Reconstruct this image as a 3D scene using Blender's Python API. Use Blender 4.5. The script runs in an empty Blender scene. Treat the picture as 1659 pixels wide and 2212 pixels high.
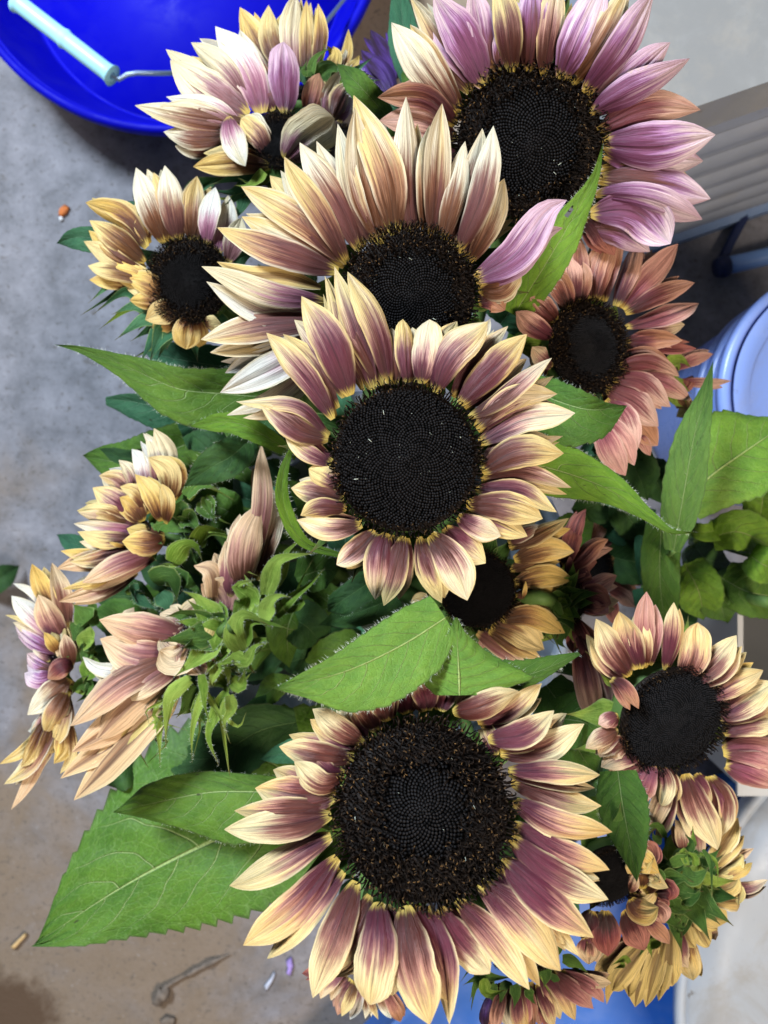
import bpy, math, random
import numpy as np
from mathutils import Vector, Quaternion

random.seed(7)
R = random.Random(11)
scene = bpy.context.scene
col = scene.collection

# ------------------------------------------------------------------ camera
# phone held level above the bunch, looking straight down at the concrete floor
H = 0.95                      # camera height above the floor (m)
F = 1660.0                    # focal length in photo units (photo = 1659 x 2212 units)
CX, CY = 829.5, 1106.0
cam_data = bpy.data.cameras.new('camera')
cam = bpy.data.objects.new('camera', cam_data)
col.objects.link(cam)
cam.location = (0, 0, H)
cam_data.sensor_fit = 'HORIZONTAL'
cam_data.sensor_width = 36.0
cam_data.lens = 36.0 * F / 1659.0
cam_data.clip_start = 0.01
cam_data.clip_end = 50
cam_data.dof.use_dof = True
cam_data.dof.focus_distance = 0.345
cam_data.dof.aperture_fstop = cam_data.lens / 1000 / 0.0022
scene.camera = cam
scene.render.resolution_x = 768
scene.render.resolution_y = 1024
scene.render.engine = 'CYCLES'

# ------------------------------------------------------------------ world and lamps (shed interior)
world = bpy.data.worlds.new('World')
scene.world = world
world.use_nodes = True
bg = world.node_tree.nodes['Background']
bg.inputs['Color'].default_value = (0.74, 0.86, 1.0, 1)
bg.inputs['Strength'].default_value = 0.09

def area(name, loc, target, size, power, color):
    d = bpy.data.lights.new(name, 'AREA')
    d.shape = 'RECTANGLE'; d.size = size[0]; d.size_y = size[1]
    d.energy = power; d.color = color
    o = bpy.data.objects.new(name, d); col.objects.link(o)
    o.location = loc
    o.rotation_euler = (Vector(target) - Vector(loc)).to_track_quat('-Z', 'Y').to_euler()
    return o
# cool daylight through the open door, warm strip lamp on the other side
area('door_light', (-1.15, 1.35, 2.2), (0, 0.1, 0.5), (0.6, 0.5), 122, (0.74, 0.87, 1.0))
area('ceiling_light', (0.75, -0.95, 2.3), (0, -0.1, 0.5), (1.0, 0.4), 50, (1.0, 0.86, 0.70))
vs = scene.view_settings
vs.view_transform = 'Standard'; vs.look = 'None'; vs.gamma = 1; vs.use_curve_mapping = False
vs.exposure = 0.20

# ------------------------------------------------------------------ helpers
def P(x, y, d):
    """photo units + distance below the camera -> world point"""
    return np.array([(x - CX) * d / F, (CY - y) * d / F, H - d])

def M_D(x, y): return (x, y)
def mapper(ox, oy, k): return lambda x, y: (ox + x * k, oy + y * k)
M1 = mapper(0, 0, .5); M2 = mapper(829.5, 0, .5); M3 = mapper(0, 550.8, .5); M4 = mapper(829.5, 550.8, .5)
M5 = mapper(0, 1101.6, .5); M6 = mapper(829.5, 1101.6, .5); M7 = mapper(0, 1645.7, .5); M8 = mapper(829.5, 1645.7, .5)
MA = mapper(464.5, 1393.6, .54); MB = mapper(497.7, 564, .48); MC = mapper(431, 185.8, .48)

def nrm(v):
    v = np.asarray(v, float); l = np.linalg.norm(v)
    return v / l if l > 1e-9 else v

def tag(o, label=None, cat=None, group=None, kind=None):
    if label: o['label'] = label
    if cat: o['category'] = cat
    if group: o['group'] = group
    if kind: o['kind'] = kind
    return o

def empty(name, loc):
    o = bpy.data.objects.new(name, None); col.objects.link(o)
    o.location = tuple(loc); o.empty_display_size = 0.02
    return o

def mesh_obj(name, verts, faces, mats, parent=None, origin=None, smooth=True, uvs=None, matidx=None, sharp_pairs=None):
    me = bpy.data.meshes.new(name)
    v = np.asarray(verts, float)
    org = np.zeros(3)
    if parent is not None:
        org = ORG.get(parent.name, np.zeros(3))
    elif origin is not None:
        org = np.asarray(origin, float)
    me.from_pydata((v - org).tolist(), [], faces)
    for m in (mats if isinstance(mats, (list, tuple)) else [mats]): me.materials.append(m)
    if matidx is not None: me.polygons.foreach_set('material_index', matidx)
    if smooth: me.polygons.foreach_set('use_smooth', [True] * len(me.polygons))
    if uvs is not None:
        uv = me.uv_layers.new(name='UVMap')
        li = np.empty(len(me.loops), dtype=np.int32); me.loops.foreach_get('vertex_index', li)
        uv.data.foreach_set('uv', np.asarray(uvs, float)[li].ravel())
    if sharp_pairs is not None:
        ev = np.empty(len(me.edges) * 2, dtype=np.int32); me.edges.foreach_get('vertices', ev); ev = ev.reshape(-1, 2)
        b = sharp_pairs[ev[:, 0]] & sharp_pairs[ev[:, 1]]
        a = me.attributes.new('sharp_edge', 'BOOLEAN', 'EDGE'); a.data.foreach_set('value', b)
    me.update()
    o = bpy.data.objects.new(name, me); col.objects.link(o)
    if parent is not None: o.parent = parent
    elif origin is not None: o.location = tuple(org)
    return o
ORG = {}

# ------------------------------------------------------------------ materials
def new_mat(name):
    m = bpy.data.materials.new(name); m.use_nodes = True
    nt = m.node_tree; nt.nodes.clear()
    return m, nt
class NB:
    def __init__(s, nt): s.nt = nt
    def n(s, t, **kw):
        nd = s.nt.nodes.new(t)
        for k, v in kw.items(): setattr(nd, k, v)
        return nd
    def l(s, a, b): s.nt.links.new(a, b)
    def val(s, x, inp):
        if isinstance(x, (int, float)): inp.default_value = x
        elif isinstance(x, (tuple, list)): inp.default_value = tuple(x) + ((1,) if len(x) == 3 and inp.type == 'RGBA' else ())
        else: s.l(x, inp)
    def math(s, op, a, b=0.0, c=0.0, clamp=False):
        nd = s.n('ShaderNodeMath', operation=op, use_clamp=clamp)
        s.val(a, nd.inputs[0]); s.val(b, nd.inputs[1])
        if len(nd.inputs) > 2: s.val(c, nd.inputs[2])
        return nd.outputs[0]
    def smooth(s, x, lo, hi, a=0.0, b=1.0):
        nd = s.n('ShaderNodeMapRange', interpolation_type='SMOOTHSTEP')
        s.val(x, nd.inputs[0]); s.val(lo, nd.inputs[1]); s.val(hi, nd.inputs[2]); s.val(a, nd.inputs[3]); s.val(b, nd.inputs[4])
        return nd.outputs[0]
    def mix(s, f, a, b, mode='MIX'):
        nd = s.n('ShaderNodeMix', data_type='RGBA', blend_type=mode)
        s.val(f, nd.inputs[0]); s.val(a, nd.inputs[6]); s.val(b, nd.inputs[7])
        return nd.outputs[2]
    def comb(s, x, y, z):
        nd = s.n('ShaderNodeCombineXYZ'); s.val(x, nd.inputs[0]); s.val(y, nd.inputs[1]); s.val(z, nd.inputs[2]); return nd.outputs[0]
    def noise(s, vec, scale=1.0, detail=3.0, rough=.55, dist=0.0):
        nd = s.n('ShaderNodeTexNoise'); 
        if vec is not None: s.l(vec, nd.inputs['Vector'])
        nd.inputs['Scale'].default_value = scale; nd.inputs['Detail'].default_value = detail
        nd.inputs['Roughness'].default_value = rough; nd.inputs['Distortion'].default_value = dist
        return nd.outputs['Fac']
    def ramp(s, f, stops, interp='LINEAR'):
        nd = s.n('ShaderNodeValToRGB'); cr = nd.color_ramp; cr.interpolation = interp
        while len(cr.elements) < len(stops): cr.elements.new(.5)
        for e, (p, c) in zip(cr.elements, stops): e.position = p; e.color = tuple(c) + (1,)
        s.val(f, nd.inputs[0]); return nd.outputs[0]
    def uvrand(s):
        tc = s.n('ShaderNodeTexCoord'); sp = s.n('ShaderNodeSeparateXYZ'); s.l(tc.outputs['UV'], sp.inputs[0])
        oi = s.n('ShaderNodeObjectInfo')
        return sp.outputs[0], sp.outputs[1], oi.outputs['Random']
    def bump(s, h, strength, dist=0.001):
        nd = s.n('ShaderNodeBump'); s.val(strength, nd.inputs['Strength']); nd.inputs['Distance'].default_value = dist
        s.l(h, nd.inputs['Height']); return nd.outputs[0]
    def surf(s, colr, rough=.5, spec=.3, normal=None, transl=0.0, transl_col=None, **kw):
        p = s.n('ShaderNodeBsdfPrincipled'); s.val(colr, p.inputs['Base Color']); s.val(rough, p.inputs['Roughness'])
        p.inputs['Specular IOR Level'].default_value = spec
        for k, v in kw.items(): s.val(v, p.inputs[k.replace('_', ' ')])
        if normal is not None: s.l(normal, p.inputs['Normal'])
        out = s.n('ShaderNodeOutputMaterial'); sh = p.outputs[0]
        if transl > 0:
            t = s.n('ShaderNodeBsdfTranslucent'); s.val(transl_col if transl_col is not None else colr, t.inputs[0])
            mx = s.n('ShaderNodeMixShader'); mx.inputs[0].default_value = transl
            s.l(sh, mx.inputs[1]); s.l(t.outputs[0], mx.inputs[2]); sh = mx.outputs[0]
        s.l(sh, out.inputs[0])

def petal_mats(name, base, mid, mid2, tip, tip2, reach=.5, backc=(.62, .40, .22), streak=.34, flush=None):
    """front: yellow claw, mauve to brown tongue fading in streaks to a cream tip; back: paler, striped along the middle"""
    m, nt = new_mat(name); b = NB(nt); u, v, r = b.uvrand()
    e = b.math('ABSOLUTE', b.math('SUBTRACT', b.math('MULTIPLY', u, 2.0), 1.0))
    ro = b.math('MULTIPLY', r, 57.0)
    st = b.noise(b.comb(b.math('ADD', b.math('MULTIPLY', u, 11.0), ro), b.math('MULTIPLY', v, 1.1), ro), 1, 3, .6)
    fine = b.noise(b.comb(b.math('ADD', b.math('MULTIPLY', u, 54.0), ro), b.math('MULTIPLY', v, 3.2), ro), 1, 4, .7)
    blot = b.noise(b.comb(b.math('ADD', b.math('MULTIPLY', u, 3.0), ro), b.math('MULTIPLY', v, 4.5), ro), 1, 3, .6)
    wide = b.noise(b.comb(b.math('ADD', b.math('MULTIPLY', u, 2.2), ro), b.math('MULTIPLY', v, 1.4), b.math('ADD', ro, 9.0)), 1, 2, .5)
    r2 = b.math('FRACT', b.math('MULTIPLY', r, 7.31)); r3 = b.math('FRACT', b.math('MULTIPLY', r, 23.7)); r4 = b.math('FRACT', b.math('MULTIPLY', r, 51.3))
    t = b.math('ADD', v, b.math('MULTIPLY', b.math('SUBTRACT', st, .5), streak * 1.9))
    t = b.math('ADD', t, b.math('MULTIPLY', b.math('MULTIPLY', e, e), .17))
    t = b.math('ADD', t, b.math('MULTIPLY', b.math('SUBTRACT', fine, .5), .34))
    t = b.math('ADD', t, b.math('MULTIPLY', b.math('SUBTRACT', blot, .5), .20))
    t = b.math('ADD', t, b.math('MULTIPLY', b.math('SUBTRACT', r2, .5), .30))
    midc = b.mix(b.smooth(b.math('ADD', r3, b.math('MULTIPLY', b.math('SUBTRACT', wide, .5), 1.2)), .2, .8), mid, mid2)
    tipc = b.mix(b.smooth(b.math('ADD', wide, b.math('MULTIPLY', b.math('SUBTRACT', r4, .5), .6)), .3, .7), tip, tip2)
    dp = b.smooth(v, .05, .42, .58, 1.0); midc = b.mix(1.0, midc, b.comb(dp, dp, dp), 'MULTIPLY')      # pigment is densest near the claw
    fl = flush or tuple(.55 * a + .45 * c for a, c in zip(mid, tip))
    flc = b.mix(b.smooth(r4, .2, .9, .15, .7), fl, midc)
    c = b.mix(b.smooth(t, reach - .22, reach + .04), midc, flc)          # dark tongue -> flushed zone
    c = b.mix(b.smooth(t, reach - .06, reach + .27), c, tipc)            # flushed zone -> pale tip
    cl = b.math('ADD', b.math('ADD', v, b.math('MULTIPLY', b.math('SUBTRACT', st, .5), .22)), b.math('MULTIPLY', b.math('SUBTRACT', fine, .5), .10))
    c = b.mix(b.smooth(cl, .005, .10, .9, 0), c, base)                   # yellow claw
    c = b.mix(b.math('MULTIPLY', b.smooth(e, .78, 1.0, 0, .75), b.smooth(v, .12, .4)), c, tip2)   # pale margin
    dark = b.smooth(fine, .36, .60, .64, 1.06)
    c = b.mix(1.0, c, b.comb(dark, dark, dark), 'MULTIPLY')
    dk2 = b.smooth(b.math('ABSOLUTE', b.math('SUBTRACT', e, .02)), .0, .06, .70, 1.0)
    c = b.mix(1.0, c, b.comb(dk2, dk2, dk2), 'MULTIPLY')
    sp = b.smooth(b.noise(b.comb(b.math('ADD', b.math('MULTIPLY', u, 26.0), ro), b.math('MULTIPLY', v, 34.0), ro), 1, 2, .6), .66, .74, 0, .35)
    c = b.mix(sp, c, mid2)                                               # freckles of age
    h = b.math('ADD', b.math('MULTIPLY', fine, .7), b.math('MULTIPLY', st, 1.3))
    b.surf(c, .46, .34, b.bump(h, .7, .0009), .18)
    k, nt = new_mat(name + '_back'); b = NB(nt); u, v, r = b.uvrand()
    e = b.math('ABSOLUTE', b.math('SUBTRACT', b.math('MULTIPLY', u, 2.0), 1.0))
    ro = b.math('MULTIPLY', r, 41.0)
    fine = b.noise(b.comb(b.math('ADD', b.math('MULTIPLY', u, 40.0), ro), b.math('MULTIPLY', v, 2.4), ro), 1, 4, .7)
    st = b.noise(b.comb(b.math('ADD', b.math('MULTIPLY', u, 8.0), ro), b.math('MULTIPLY', v, 1.0), ro), 1, 2, .6)
    band = b.math('ADD', b.math('ADD', e, b.math('MULTIPLY', b.math('SUBTRACT', st, .5), 1.1)), b.math('MULTIPLY', v, .35))
    c = b.mix(b.smooth(band, .25, .75), b.mix(.72, backc, mid2), backc)
    c = b.mix(b.smooth(e, .75, 1.0, 0, .6), c, tip2)
    dark = b.smooth(fine, .36, .60, .64, 1.06)
    c = b.mix(1.0, c, b.comb(dark, dark, dark), 'MULTIPLY')
    b.surf(c, .5, .3, b.bump(b.math('ADD', fine, st), .6, .0009), .18)
    return [m, k]

YB = (.76, .55, .12)
PM = {
 'mauve':   petal_mats('petal_mauve_cream', YB, (.130, .024, .042), (.115, .027, .019), (.80, .56, .23), (.82, .66, .36), .58, (.70, .46, .24), flush=(.52, .24, .18)),
 'rose':    petal_mats('petal_rose_cream', YB, (.125, .027, .042), (.105, .029, .020), (.82, .67, .44), (.80, .61, .26), .58, (.72, .52, .30), flush=(.55, .29, .25)),
 'straw':   petal_mats('petal_straw_brown', YB, (.145, .046, .042), (.135, .044, .015), (.76, .55, .22), (.80, .71, .52), .55, (.74, .52, .19), flush=(.44, .22, .13)),
 'lilac':   petal_mats('petal_lilac_cream', YB, (.20, .055, .125), (.14, .042, .036), (.78, .60, .62), (.64, .42, .52), .56, (.66, .46, .34), streak=.5, flush=(.46, .22, .44)),
 'pale':    petal_mats('petal_pale_rose', YB, (.34, .11, .18), (.24, .09, .09), (.80, .75, .66), (.78, .66, .42), .42, (.78, .64, .38), flush=(.64, .38, .41)),
 'yellow':  petal_mats('petal_yellow_brown', YB, (.125, .042, .024), (.12, .045, .013), (.76, .51, .14), (.78, .60, .27), .50, (.74, .56, .20), flush=(.42, .21, .07)),
 'copper':  petal_mats('petal_copper_rose', YB, (.110, .022, .032), (.09, .021, .014), (.52, .25, .14), (.68, .37, .27), .48, (.54, .30, .15), flush=(.34, .115, .09)),
 'peach':   petal_mats('petal_peach', (.70, .50, .16), (.21, .060, .075), (.18, .065, .040), (.74, .48, .28), (.80, .61, .38), .58, (.72, .47, .27), flush=(.54, .27, .21)),
 'wine':    petal_mats('petal_wine_red', YB, (.062, .007, .015), (.054, .009, .009), (.36, .11, .09), (.48, .19, .14), .60, (.40, .16, .10), flush=(.18, .032, .042)),
 'purple':  petal_mats('petal_dark_purple', (.03, .01, .03), (.016, .005, .013), (.09, .032, .22), (.12, .05, .30), (.03, .01, .03), .50, (.03, .01, .04)),
 'pink':    petal_mats('petal_pink', YB, (.24, .056, .085), (.18, .048, .050), (.62, .31, .25), (.70, .44, .34), .52, (.58, .30, .23), flush=(.40, .14, .14)),
}

def leaf_mats(name, c1, c2, vein, nveins=8):
    out = []
    for side in (0, 1):
        m, nt = new_mat(name + ('' if side == 0 else '_underside')); b = NB(nt); u, v, r = b.uvrand()
        e = b.math('ABSOLUTE', b.math('SUBTRACT', b.math('MULTIPLY', u, 2.0), 1.0))
        sgn = b.math('GREATER_THAN', u, .5)
        ro = b.math('MULTIPLY', r, 33.0)
        wob = b.noise(b.comb(b.math('MULTIPLY', u, 3.0), b.math('MULTIPLY', v, 3.0), ro), 1, 2)
        ph = b.math('SUBTRACT', b.math('MULTIPLY', v, float(nveins)), b.math('MULTIPLY', b.math('POWER', e, 1.35), 2.3))
        ph = b.math('ADD', b.math('ADD', ph, b.math('MULTIPLY', sgn, .45)), b.math('MULTIPLY', wob, .9))
        d = b.math('ABSOLUTE', b.math('SUBTRACT', b.math('FRACT', ph), .5))
        sec = b.math('MULTIPLY', b.smooth(d, .006, .034, 1, 0), b.smooth(e, .45, .95, 1, 0))
        midr = b.smooth(e, b.math('MULTIPLY_ADD', v, -.012, .016), b.math('MULTIPLY_ADD', v, -.022, .036), 1, 0)
        vo = b.n('ShaderNodeTexVoronoi', feature='DISTANCE_TO_EDGE'); b.l(b.comb(b.math('MULTIPLY', u, 15.0), b.math('MULTIPLY', v, 24.0), ro), vo.inputs['Vector']); vo.inputs['Scale'].default_value = 1.0
        net = b.smooth(vo.outputs['Distance'], .0, .09, 1, 0)
        mot = b.noise(b.comb(b.math('MULTIPLY', u, 5.0), b.math('MULTIPLY', v, 7.0), ro), 1, 4, .6)
        fz = b.noise(b.comb(b.math('MULTIPLY', u, 90.0), b.math('MULTIPLY', v, 130.0), ro), 1, 2, .6)
        c = b.mix(b.smooth(mot, .3, .7), c1, c2)
        c = b.mix(b.smooth(r, 0, 1, 0, .35), c, (c1[0] * .7, c1[1] * .95, c1[2] * 1.6))
        if side: c = b.mix(.12, c, (.20, .30, .12))
        c = b.mix(b.math('MULTIPLY', net, .09), c, vein)
        c = b.mix(b.math('MULTIPLY', sec, .72), c, vein)
        c = b.mix(b.math('MULTIPLY', midr, .85), c, vein)
        c = b.mix(b.smooth(e, .94, 1.0, 0, .55), c, (.035, .03, .02))     # bruised margin
        spot = b.noise(b.comb(b.math('MULTIPLY', u, 9.0), b.math('MULTIPLY', v, 16.0), b.math('ADD', ro, 5.0)), 1, 1, .5)
        c = b.mix(b.smooth(spot, .76, .80, 0, .8), c, (.03, .025, .012))
        f = b.smooth(fz, .3, .7, .82, 1.1); c = b.mix(1.0, c, b.comb(f, f, f), 'MULTIPLY')
        h = b.math('ADD', b.math('MULTIPLY', sec, -.9 if side == 0 else .9), b.math('MULTIPLY', midr, -1.2 if side == 0 else 1.4))
        h = b.math('ADD', h, b.math('MULTIPLY', net, -.10)); h = b.math('ADD', h, b.math('MULTIPLY', fz, .35)); h = b.math('ADD', h, b.math('MULTIPLY', mot, 1.2))
        b.surf(c, .58, .3, b.bump(h, 1.0, .0012), .22, b.mix(.5, c, (.22, .38, .02)))
        out.append(m)
    return out
LM = {
 'bright': leaf_mats('leaf_bright_green', (.11, .23, .016), (.18, .32, .022), (.42, .52, .17)),
 'mid':    leaf_mats('leaf_mid_green', (.060, .140, .014), (.10, .200, .020), (.34, .46, .17)),
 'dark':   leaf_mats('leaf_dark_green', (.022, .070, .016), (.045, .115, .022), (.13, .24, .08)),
 'blue':   leaf_mats('leaf_bluish_green', (.035, .130, .055), (.060, .185, .080), (.22, .38, .22)),
}
def simple_green(name, c1, c2, scale=60):
    m, nt = new_mat(name); b = NB(nt); tc = b.n('ShaderNodeTexCoord')
    f = b.noise(tc.outputs['Object'], scale, 4, .6); oi = b.n('ShaderNodeObjectInfo')
    c = b.mix(b.smooth(f, .3, .7), c1, c2); c = b.mix(b.math('MULTIPLY', oi.outputs['Random'], .35), c, c1)
    g = b.noise(tc.outputs['Object'], 900, 2, .6)
    b.surf(c, .6, .3, b.bump(b.math('ADD', f, g), .4, .0008), .15); return m
def bract_mat(name, c1, c2):
    m, nt = new_mat(name); b = NB(nt); u, v, r = b.uvrand()
    ro = b.math('MULTIPLY', r, 47.0)
    e = b.math('ABSOLUTE', b.math('SUBTRACT', b.math('MULTIPLY', u, 2.0), 1.0))
    vein = b.noise(b.comb(b.math('ADD', b.math('MULTIPLY', u, 22.0), ro), b.math('MULTIPLY', v, 1.6), ro), 1, 3, .65)
    mot = b.noise(b.comb(b.math('ADD', b.math('MULTIPLY', u, 4.0), ro), b.math('MULTIPLY', v, 6.0), ro), 1, 4, .65)
    fz = b.noise(b.comb(b.math('MULTIPLY', u, 60.0), b.math('MULTIPLY', v, 90.0), ro), 1, 2, .6)
    c = b.mix(b.smooth(b.math('ADD', mot, b.math('MULTIPLY', b.math('SUBTRACT', r, .5), .5)), .25, .75), c1, c2)
    c = b.mix(b.smooth(vein, .52, .68, 0, .5), c, tuple(min(1, x * 1.5 + .04) for x in c2))
    c = b.mix(b.smooth(v, .72, 1.0, 0, .8), c, (.20, .13, .05))
    c = b.mix(b.smooth(e, .82, 1.0, 0, .6), c, (.34, .42, .14))
    d = b.smooth(fz, .3, .7, .78, 1.1); c = b.mix(1.0, c, b.comb(d, d, d), 'MULTIPLY')
    b.surf(c, .62, .25, b.bump(b.math('ADD', b.math('ADD', vein, mot), b.math('MULTIPLY', fz, .4)), .8, .0012), .22); return m
BR = {
 'bright': [bract_mat('bract_yellow_green', (.14, .25, .022), (.31, .42, .065))] * 2,
 'mid':    [bract_mat('bract_green', (.045, .11, .018), (.10, .20, .030))] * 2,
 'blue':   [bract_mat('bract_bluish_green', (.035, .13, .055), (.08, .21, .09))] * 2,
}
STEM = simple_green('stem_green', (.07, .14, .03), (.13, .21, .05), 90)
def hair_mat():
    m, nt = new_mat('plant_hair'); b = NB(nt); b.surf((.75, .80, .66), .5, .3, None, .3); return m
HAIR = hair_mat()
def disc_mat():
    m, nt = new_mat('disc_dark_brown'); b = NB(nt); tc = b.n('ShaderNodeTexCoord')
    f = b.noise(tc.outputs['Object'], 600, 3)
    b.surf(b.ramp(f, [(.3, (.006, .004, .003)), (.7, (.02, .012, .009))]), .7, .2); return m
DISC = disc_mat()
def floret_mat(name, lo, hi, tipc, amt):
    # uv.y runs up each floret: dark tube, dusty golden anther tip; uv.x is a per-floret random
    m, nt = new_mat(name); b = NB(nt); u, v, r = b.uvrand()
    c = b.mix(u, lo, hi)
    k = b.math('MULTIPLY', b.smooth(v, .62, .95), b.smooth(u, 1 - amt, 1 - amt + .25))
    c = b.mix(k, c, tipc)
    b.surf(c, .62, .12); return m
FLO = floret_mat('floret_open', (.004, .0025, .002), (.013, .007, .004), (.24, .13, .045), .30)
BUD = floret_mat('floret_bud', (.002, .0018, .002), (.007, .0055, .0055), (.010, .009, .0095), .9)

# ------------------------------------------------------------------ ribbon surface (petals, bracts, leaves)
def path_points(ctrl, n):
    """smooth Catmull-Rom through the control points, n+1 samples by arc length"""
    c = [np.asarray(p, float) for p in ctrl]
    if len(c) == 2: c = [c[0], (c[0] + c[1]) / 2, c[1]]
    c = [2 * c[0] - c[1]] + c + [2 * c[-1] - c[-2]]
    pts = []
    for i in range(1, len(c) - 2):
        p0, p1, p2, p3 = c[i - 1:i + 3]
        for s in np.linspace(0, 1, 12, endpoint=False):
            pts.append(.5 * ((2 * p1) + (-p0 + p2) * s + (2 * p0 - 5 * p1 + 4 * p2 - p3) * s * s + (-p0 + 3 * p1 - 3 * p2 + p3) * s ** 3))
    pts.append(c[-2]); pts = np.array(pts)
    L = np.r_[0, np.cumsum(np.linalg.norm(np.diff(pts, axis=0), axis=1))]
    t = np.linspace(0, L[-1], n + 1)
    return np.stack([np.interp(t, L, pts[:, k]) for k in range(3)], 1)

def ribbon(name, parent, mats, line, wl, wr, height, roll, thick=.0004, nu=10, back=False, edge_wave=None, hole=None):
    """line: centre line (n,3); wl, wr: half widths (n); height(u, t): offset along the surface normal in metres"""
    n = len(line)
    T = np.gradient(line, axis=0); T /= np.linalg.norm(T, axis=1)[:, None] + 1e-12
    V = np.array([0, 0, H]) - line; V /= np.linalg.norm(V, axis=1)[:, None]
    W = np.cross(T, V)
    # keep the width direction continuous where the line points at the eye
    ref = None
    for i in range(n):
        l = np.linalg.norm(W[i])
        if l < .25 and ref is not None: W[i] = ref - T[i] * np.dot(ref, T[i]); l = np.linalg.norm(W[i])
        W[i] /= l + 1e-12
        if ref is not None and np.dot(W[i], ref) < 0: W[i] = -W[i]
        ref = W[i]
    N = np.cross(W, T)
    if np.mean(np.sum(N * V, 1)) < 0: pass
    rl = np.broadcast_to(np.asarray(roll, float), (n,))
    c, s = np.cos(rl)[:, None], np.sin(rl)[:, None]
    W, N = W * c + N * s, N * c - W * s
    us = np.linspace(-1, 1, nu + 1); ts = np.linspace(0, 1, n)
    UU, TT = np.meshgrid(us, ts)
    half = np.where(UU < 0, wl[:, None], wr[:, None])
    if edge_wave is not None: half = half * (1 + edge_wave(UU, TT))
    Z = height(UU, TT)
    front = line[:, None, :] + W[:, None, :] * (UU * half)[..., None] + N[:, None, :] * Z[..., None]
    dN = N[:, None, :] * (thick * np.clip(1.0 - UU ** 4, 0, 1) * np.where((TT < .999), 1, 0))[..., None]
    bk = front - dN
    nv = n * (nu + 1)
    bound = np.zeros((n, nu + 1), bool); bound[:, 0] = bound[:, -1] = True; bound[0] = bound[-1] = True
    bi = np.arange(nv).reshape(n, nu + 1).copy()
    inner = np.where(~bound.ravel())[0]
    m = np.arange(nv); m[inner] = nv + np.arange(len(inner))
    mb = m.reshape(n, nu + 1)
    verts = np.concatenate([front.reshape(-1, 3), bk.reshape(-1, 3)[inner]])
    uv = np.stack([UU * .5 + .5, TT], -1).reshape(-1, 2); uv = np.concatenate([uv, uv[inner]])
    a = bi[:-1, :-1].ravel(); b_ = bi[:-1, 1:].ravel(); c_ = bi[1:, 1:].ravel(); d_ = bi[1:, :-1].ravel()
    f1 = np.stack([a, b_, c_, d_], 1)
    a, b_, c_, d_ = mb[:-1, :-1].ravel(), mb[:-1, 1:].ravel(), mb[1:, 1:].ravel(), mb[1:, :-1].ravel()
    f2 = np.stack([d_, c_, b_, a], 1)
    if hole is not None:
        hu, ht, ru, rt = hole
        keep = (((UU[:-1, :-1] + 1 / nu - hu) / ru) ** 2 + ((TT[:-1, :-1] + .5 / n - ht) / rt) ** 2 > 1).ravel()
        f1, f2 = f1[keep], f2[keep]
    faces = np.concatenate([f1, f2])
    mi = np.r_[np.zeros(len(f1), int), np.ones(len(f2), int)]
    if back: mi = 1 - mi
    sharp = np.zeros(len(verts), bool); sharp[:nv] = bound.ravel()
    o = mesh_obj(name, verts, faces.tolist(), mats, parent, uvs=uv, matidx=mi, sharp_pairs=sharp)
    return o, front

def petal(fl, pts3, w, blunt=0.0, back=False, roll=None, arch=None, cup=None, name='petal', mats=None):
    rr = fl['rng']
    line = path_points(pts3, 16)
    L = np.sum(np.linalg.norm(np.diff(line, axis=0), axis=1))
    t = np.linspace(0, 1, 17)
    pk = rr.uniform(.46, .60); q = 2.1 + 3.2 * blunt
    b0 = rr.uniform(.20, .30)
    f = np.where(t < pk, b0 + (1 - b0) * np.sin(np.clip(t / pk, 0, 1) * math.pi / 2) ** .82, 1 - np.clip((t - pk) / (1 - pk), 0, 1) ** q)
    f = np.maximum(f, .012)
    hw = f * w / 2
    if arch is None: arch = rr.uniform(.03, .12)
    V = nrm(np.array([0, 0, H]) - line[8])
    line = line + V[None] * (arch * L * (np.sin(t * math.pi) - .25 * t ** 3))[:, None]
    # slight sideways sway
    sd = nrm(np.cross(line[-1] - line[0], V))
    line = line + sd[None] * (rr.uniform(-.035, .035) * L * np.sin(t * math.pi * rr.uniform(.8, 1.6)))[:, None]
    cp = rr.uniform(-.04, .30) if cup is None else cup
    g = rr.uniform(.07, .14); ph = rr.uniform(0, 6); ew = rr.uniform(.01, .06); asym = rr.uniform(-.16, .16)
    lb = rr.uniform(.012, .03); k2 = rr.uniform(5, 9)
    ff = f[:, None]
    def hgt(U, T):
        z = cp * (1 - U * U) - g * np.exp(-(U / .16) ** 2) - .5 * g * np.exp(-((np.abs(U) - .55) / .14) ** 2)
        z = z + asym * U + ew * np.sin(k2 * T + ph + 1.5 * np.sign(U)) * U * U + lb * np.sin(9 * U + ph)
        z = z - (.18 * T ** 4) * (1 - np.abs(U))
        return z * w * ff
    r0 = rr.uniform(-.45, .45) if roll is None else roll
    rl = r0 + rr.uniform(-.25, .25) * (t - .3)
    e1, e2, e3 = rr.uniform(0, 6), rr.uniform(9, 16), rr.uniform(.01, .04)
    def wave(U, T): return e3 * np.sin(e2 * T + e1 + 2.2 * np.sign(U)) + .6 * e3 * np.sin(2.3 * e2 * T + e1)
    return ribbon(name, fl['root'], mats or fl['mats'], line, hw, hw, hgt, rl, .00035, 10, back, wave)[0]

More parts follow.
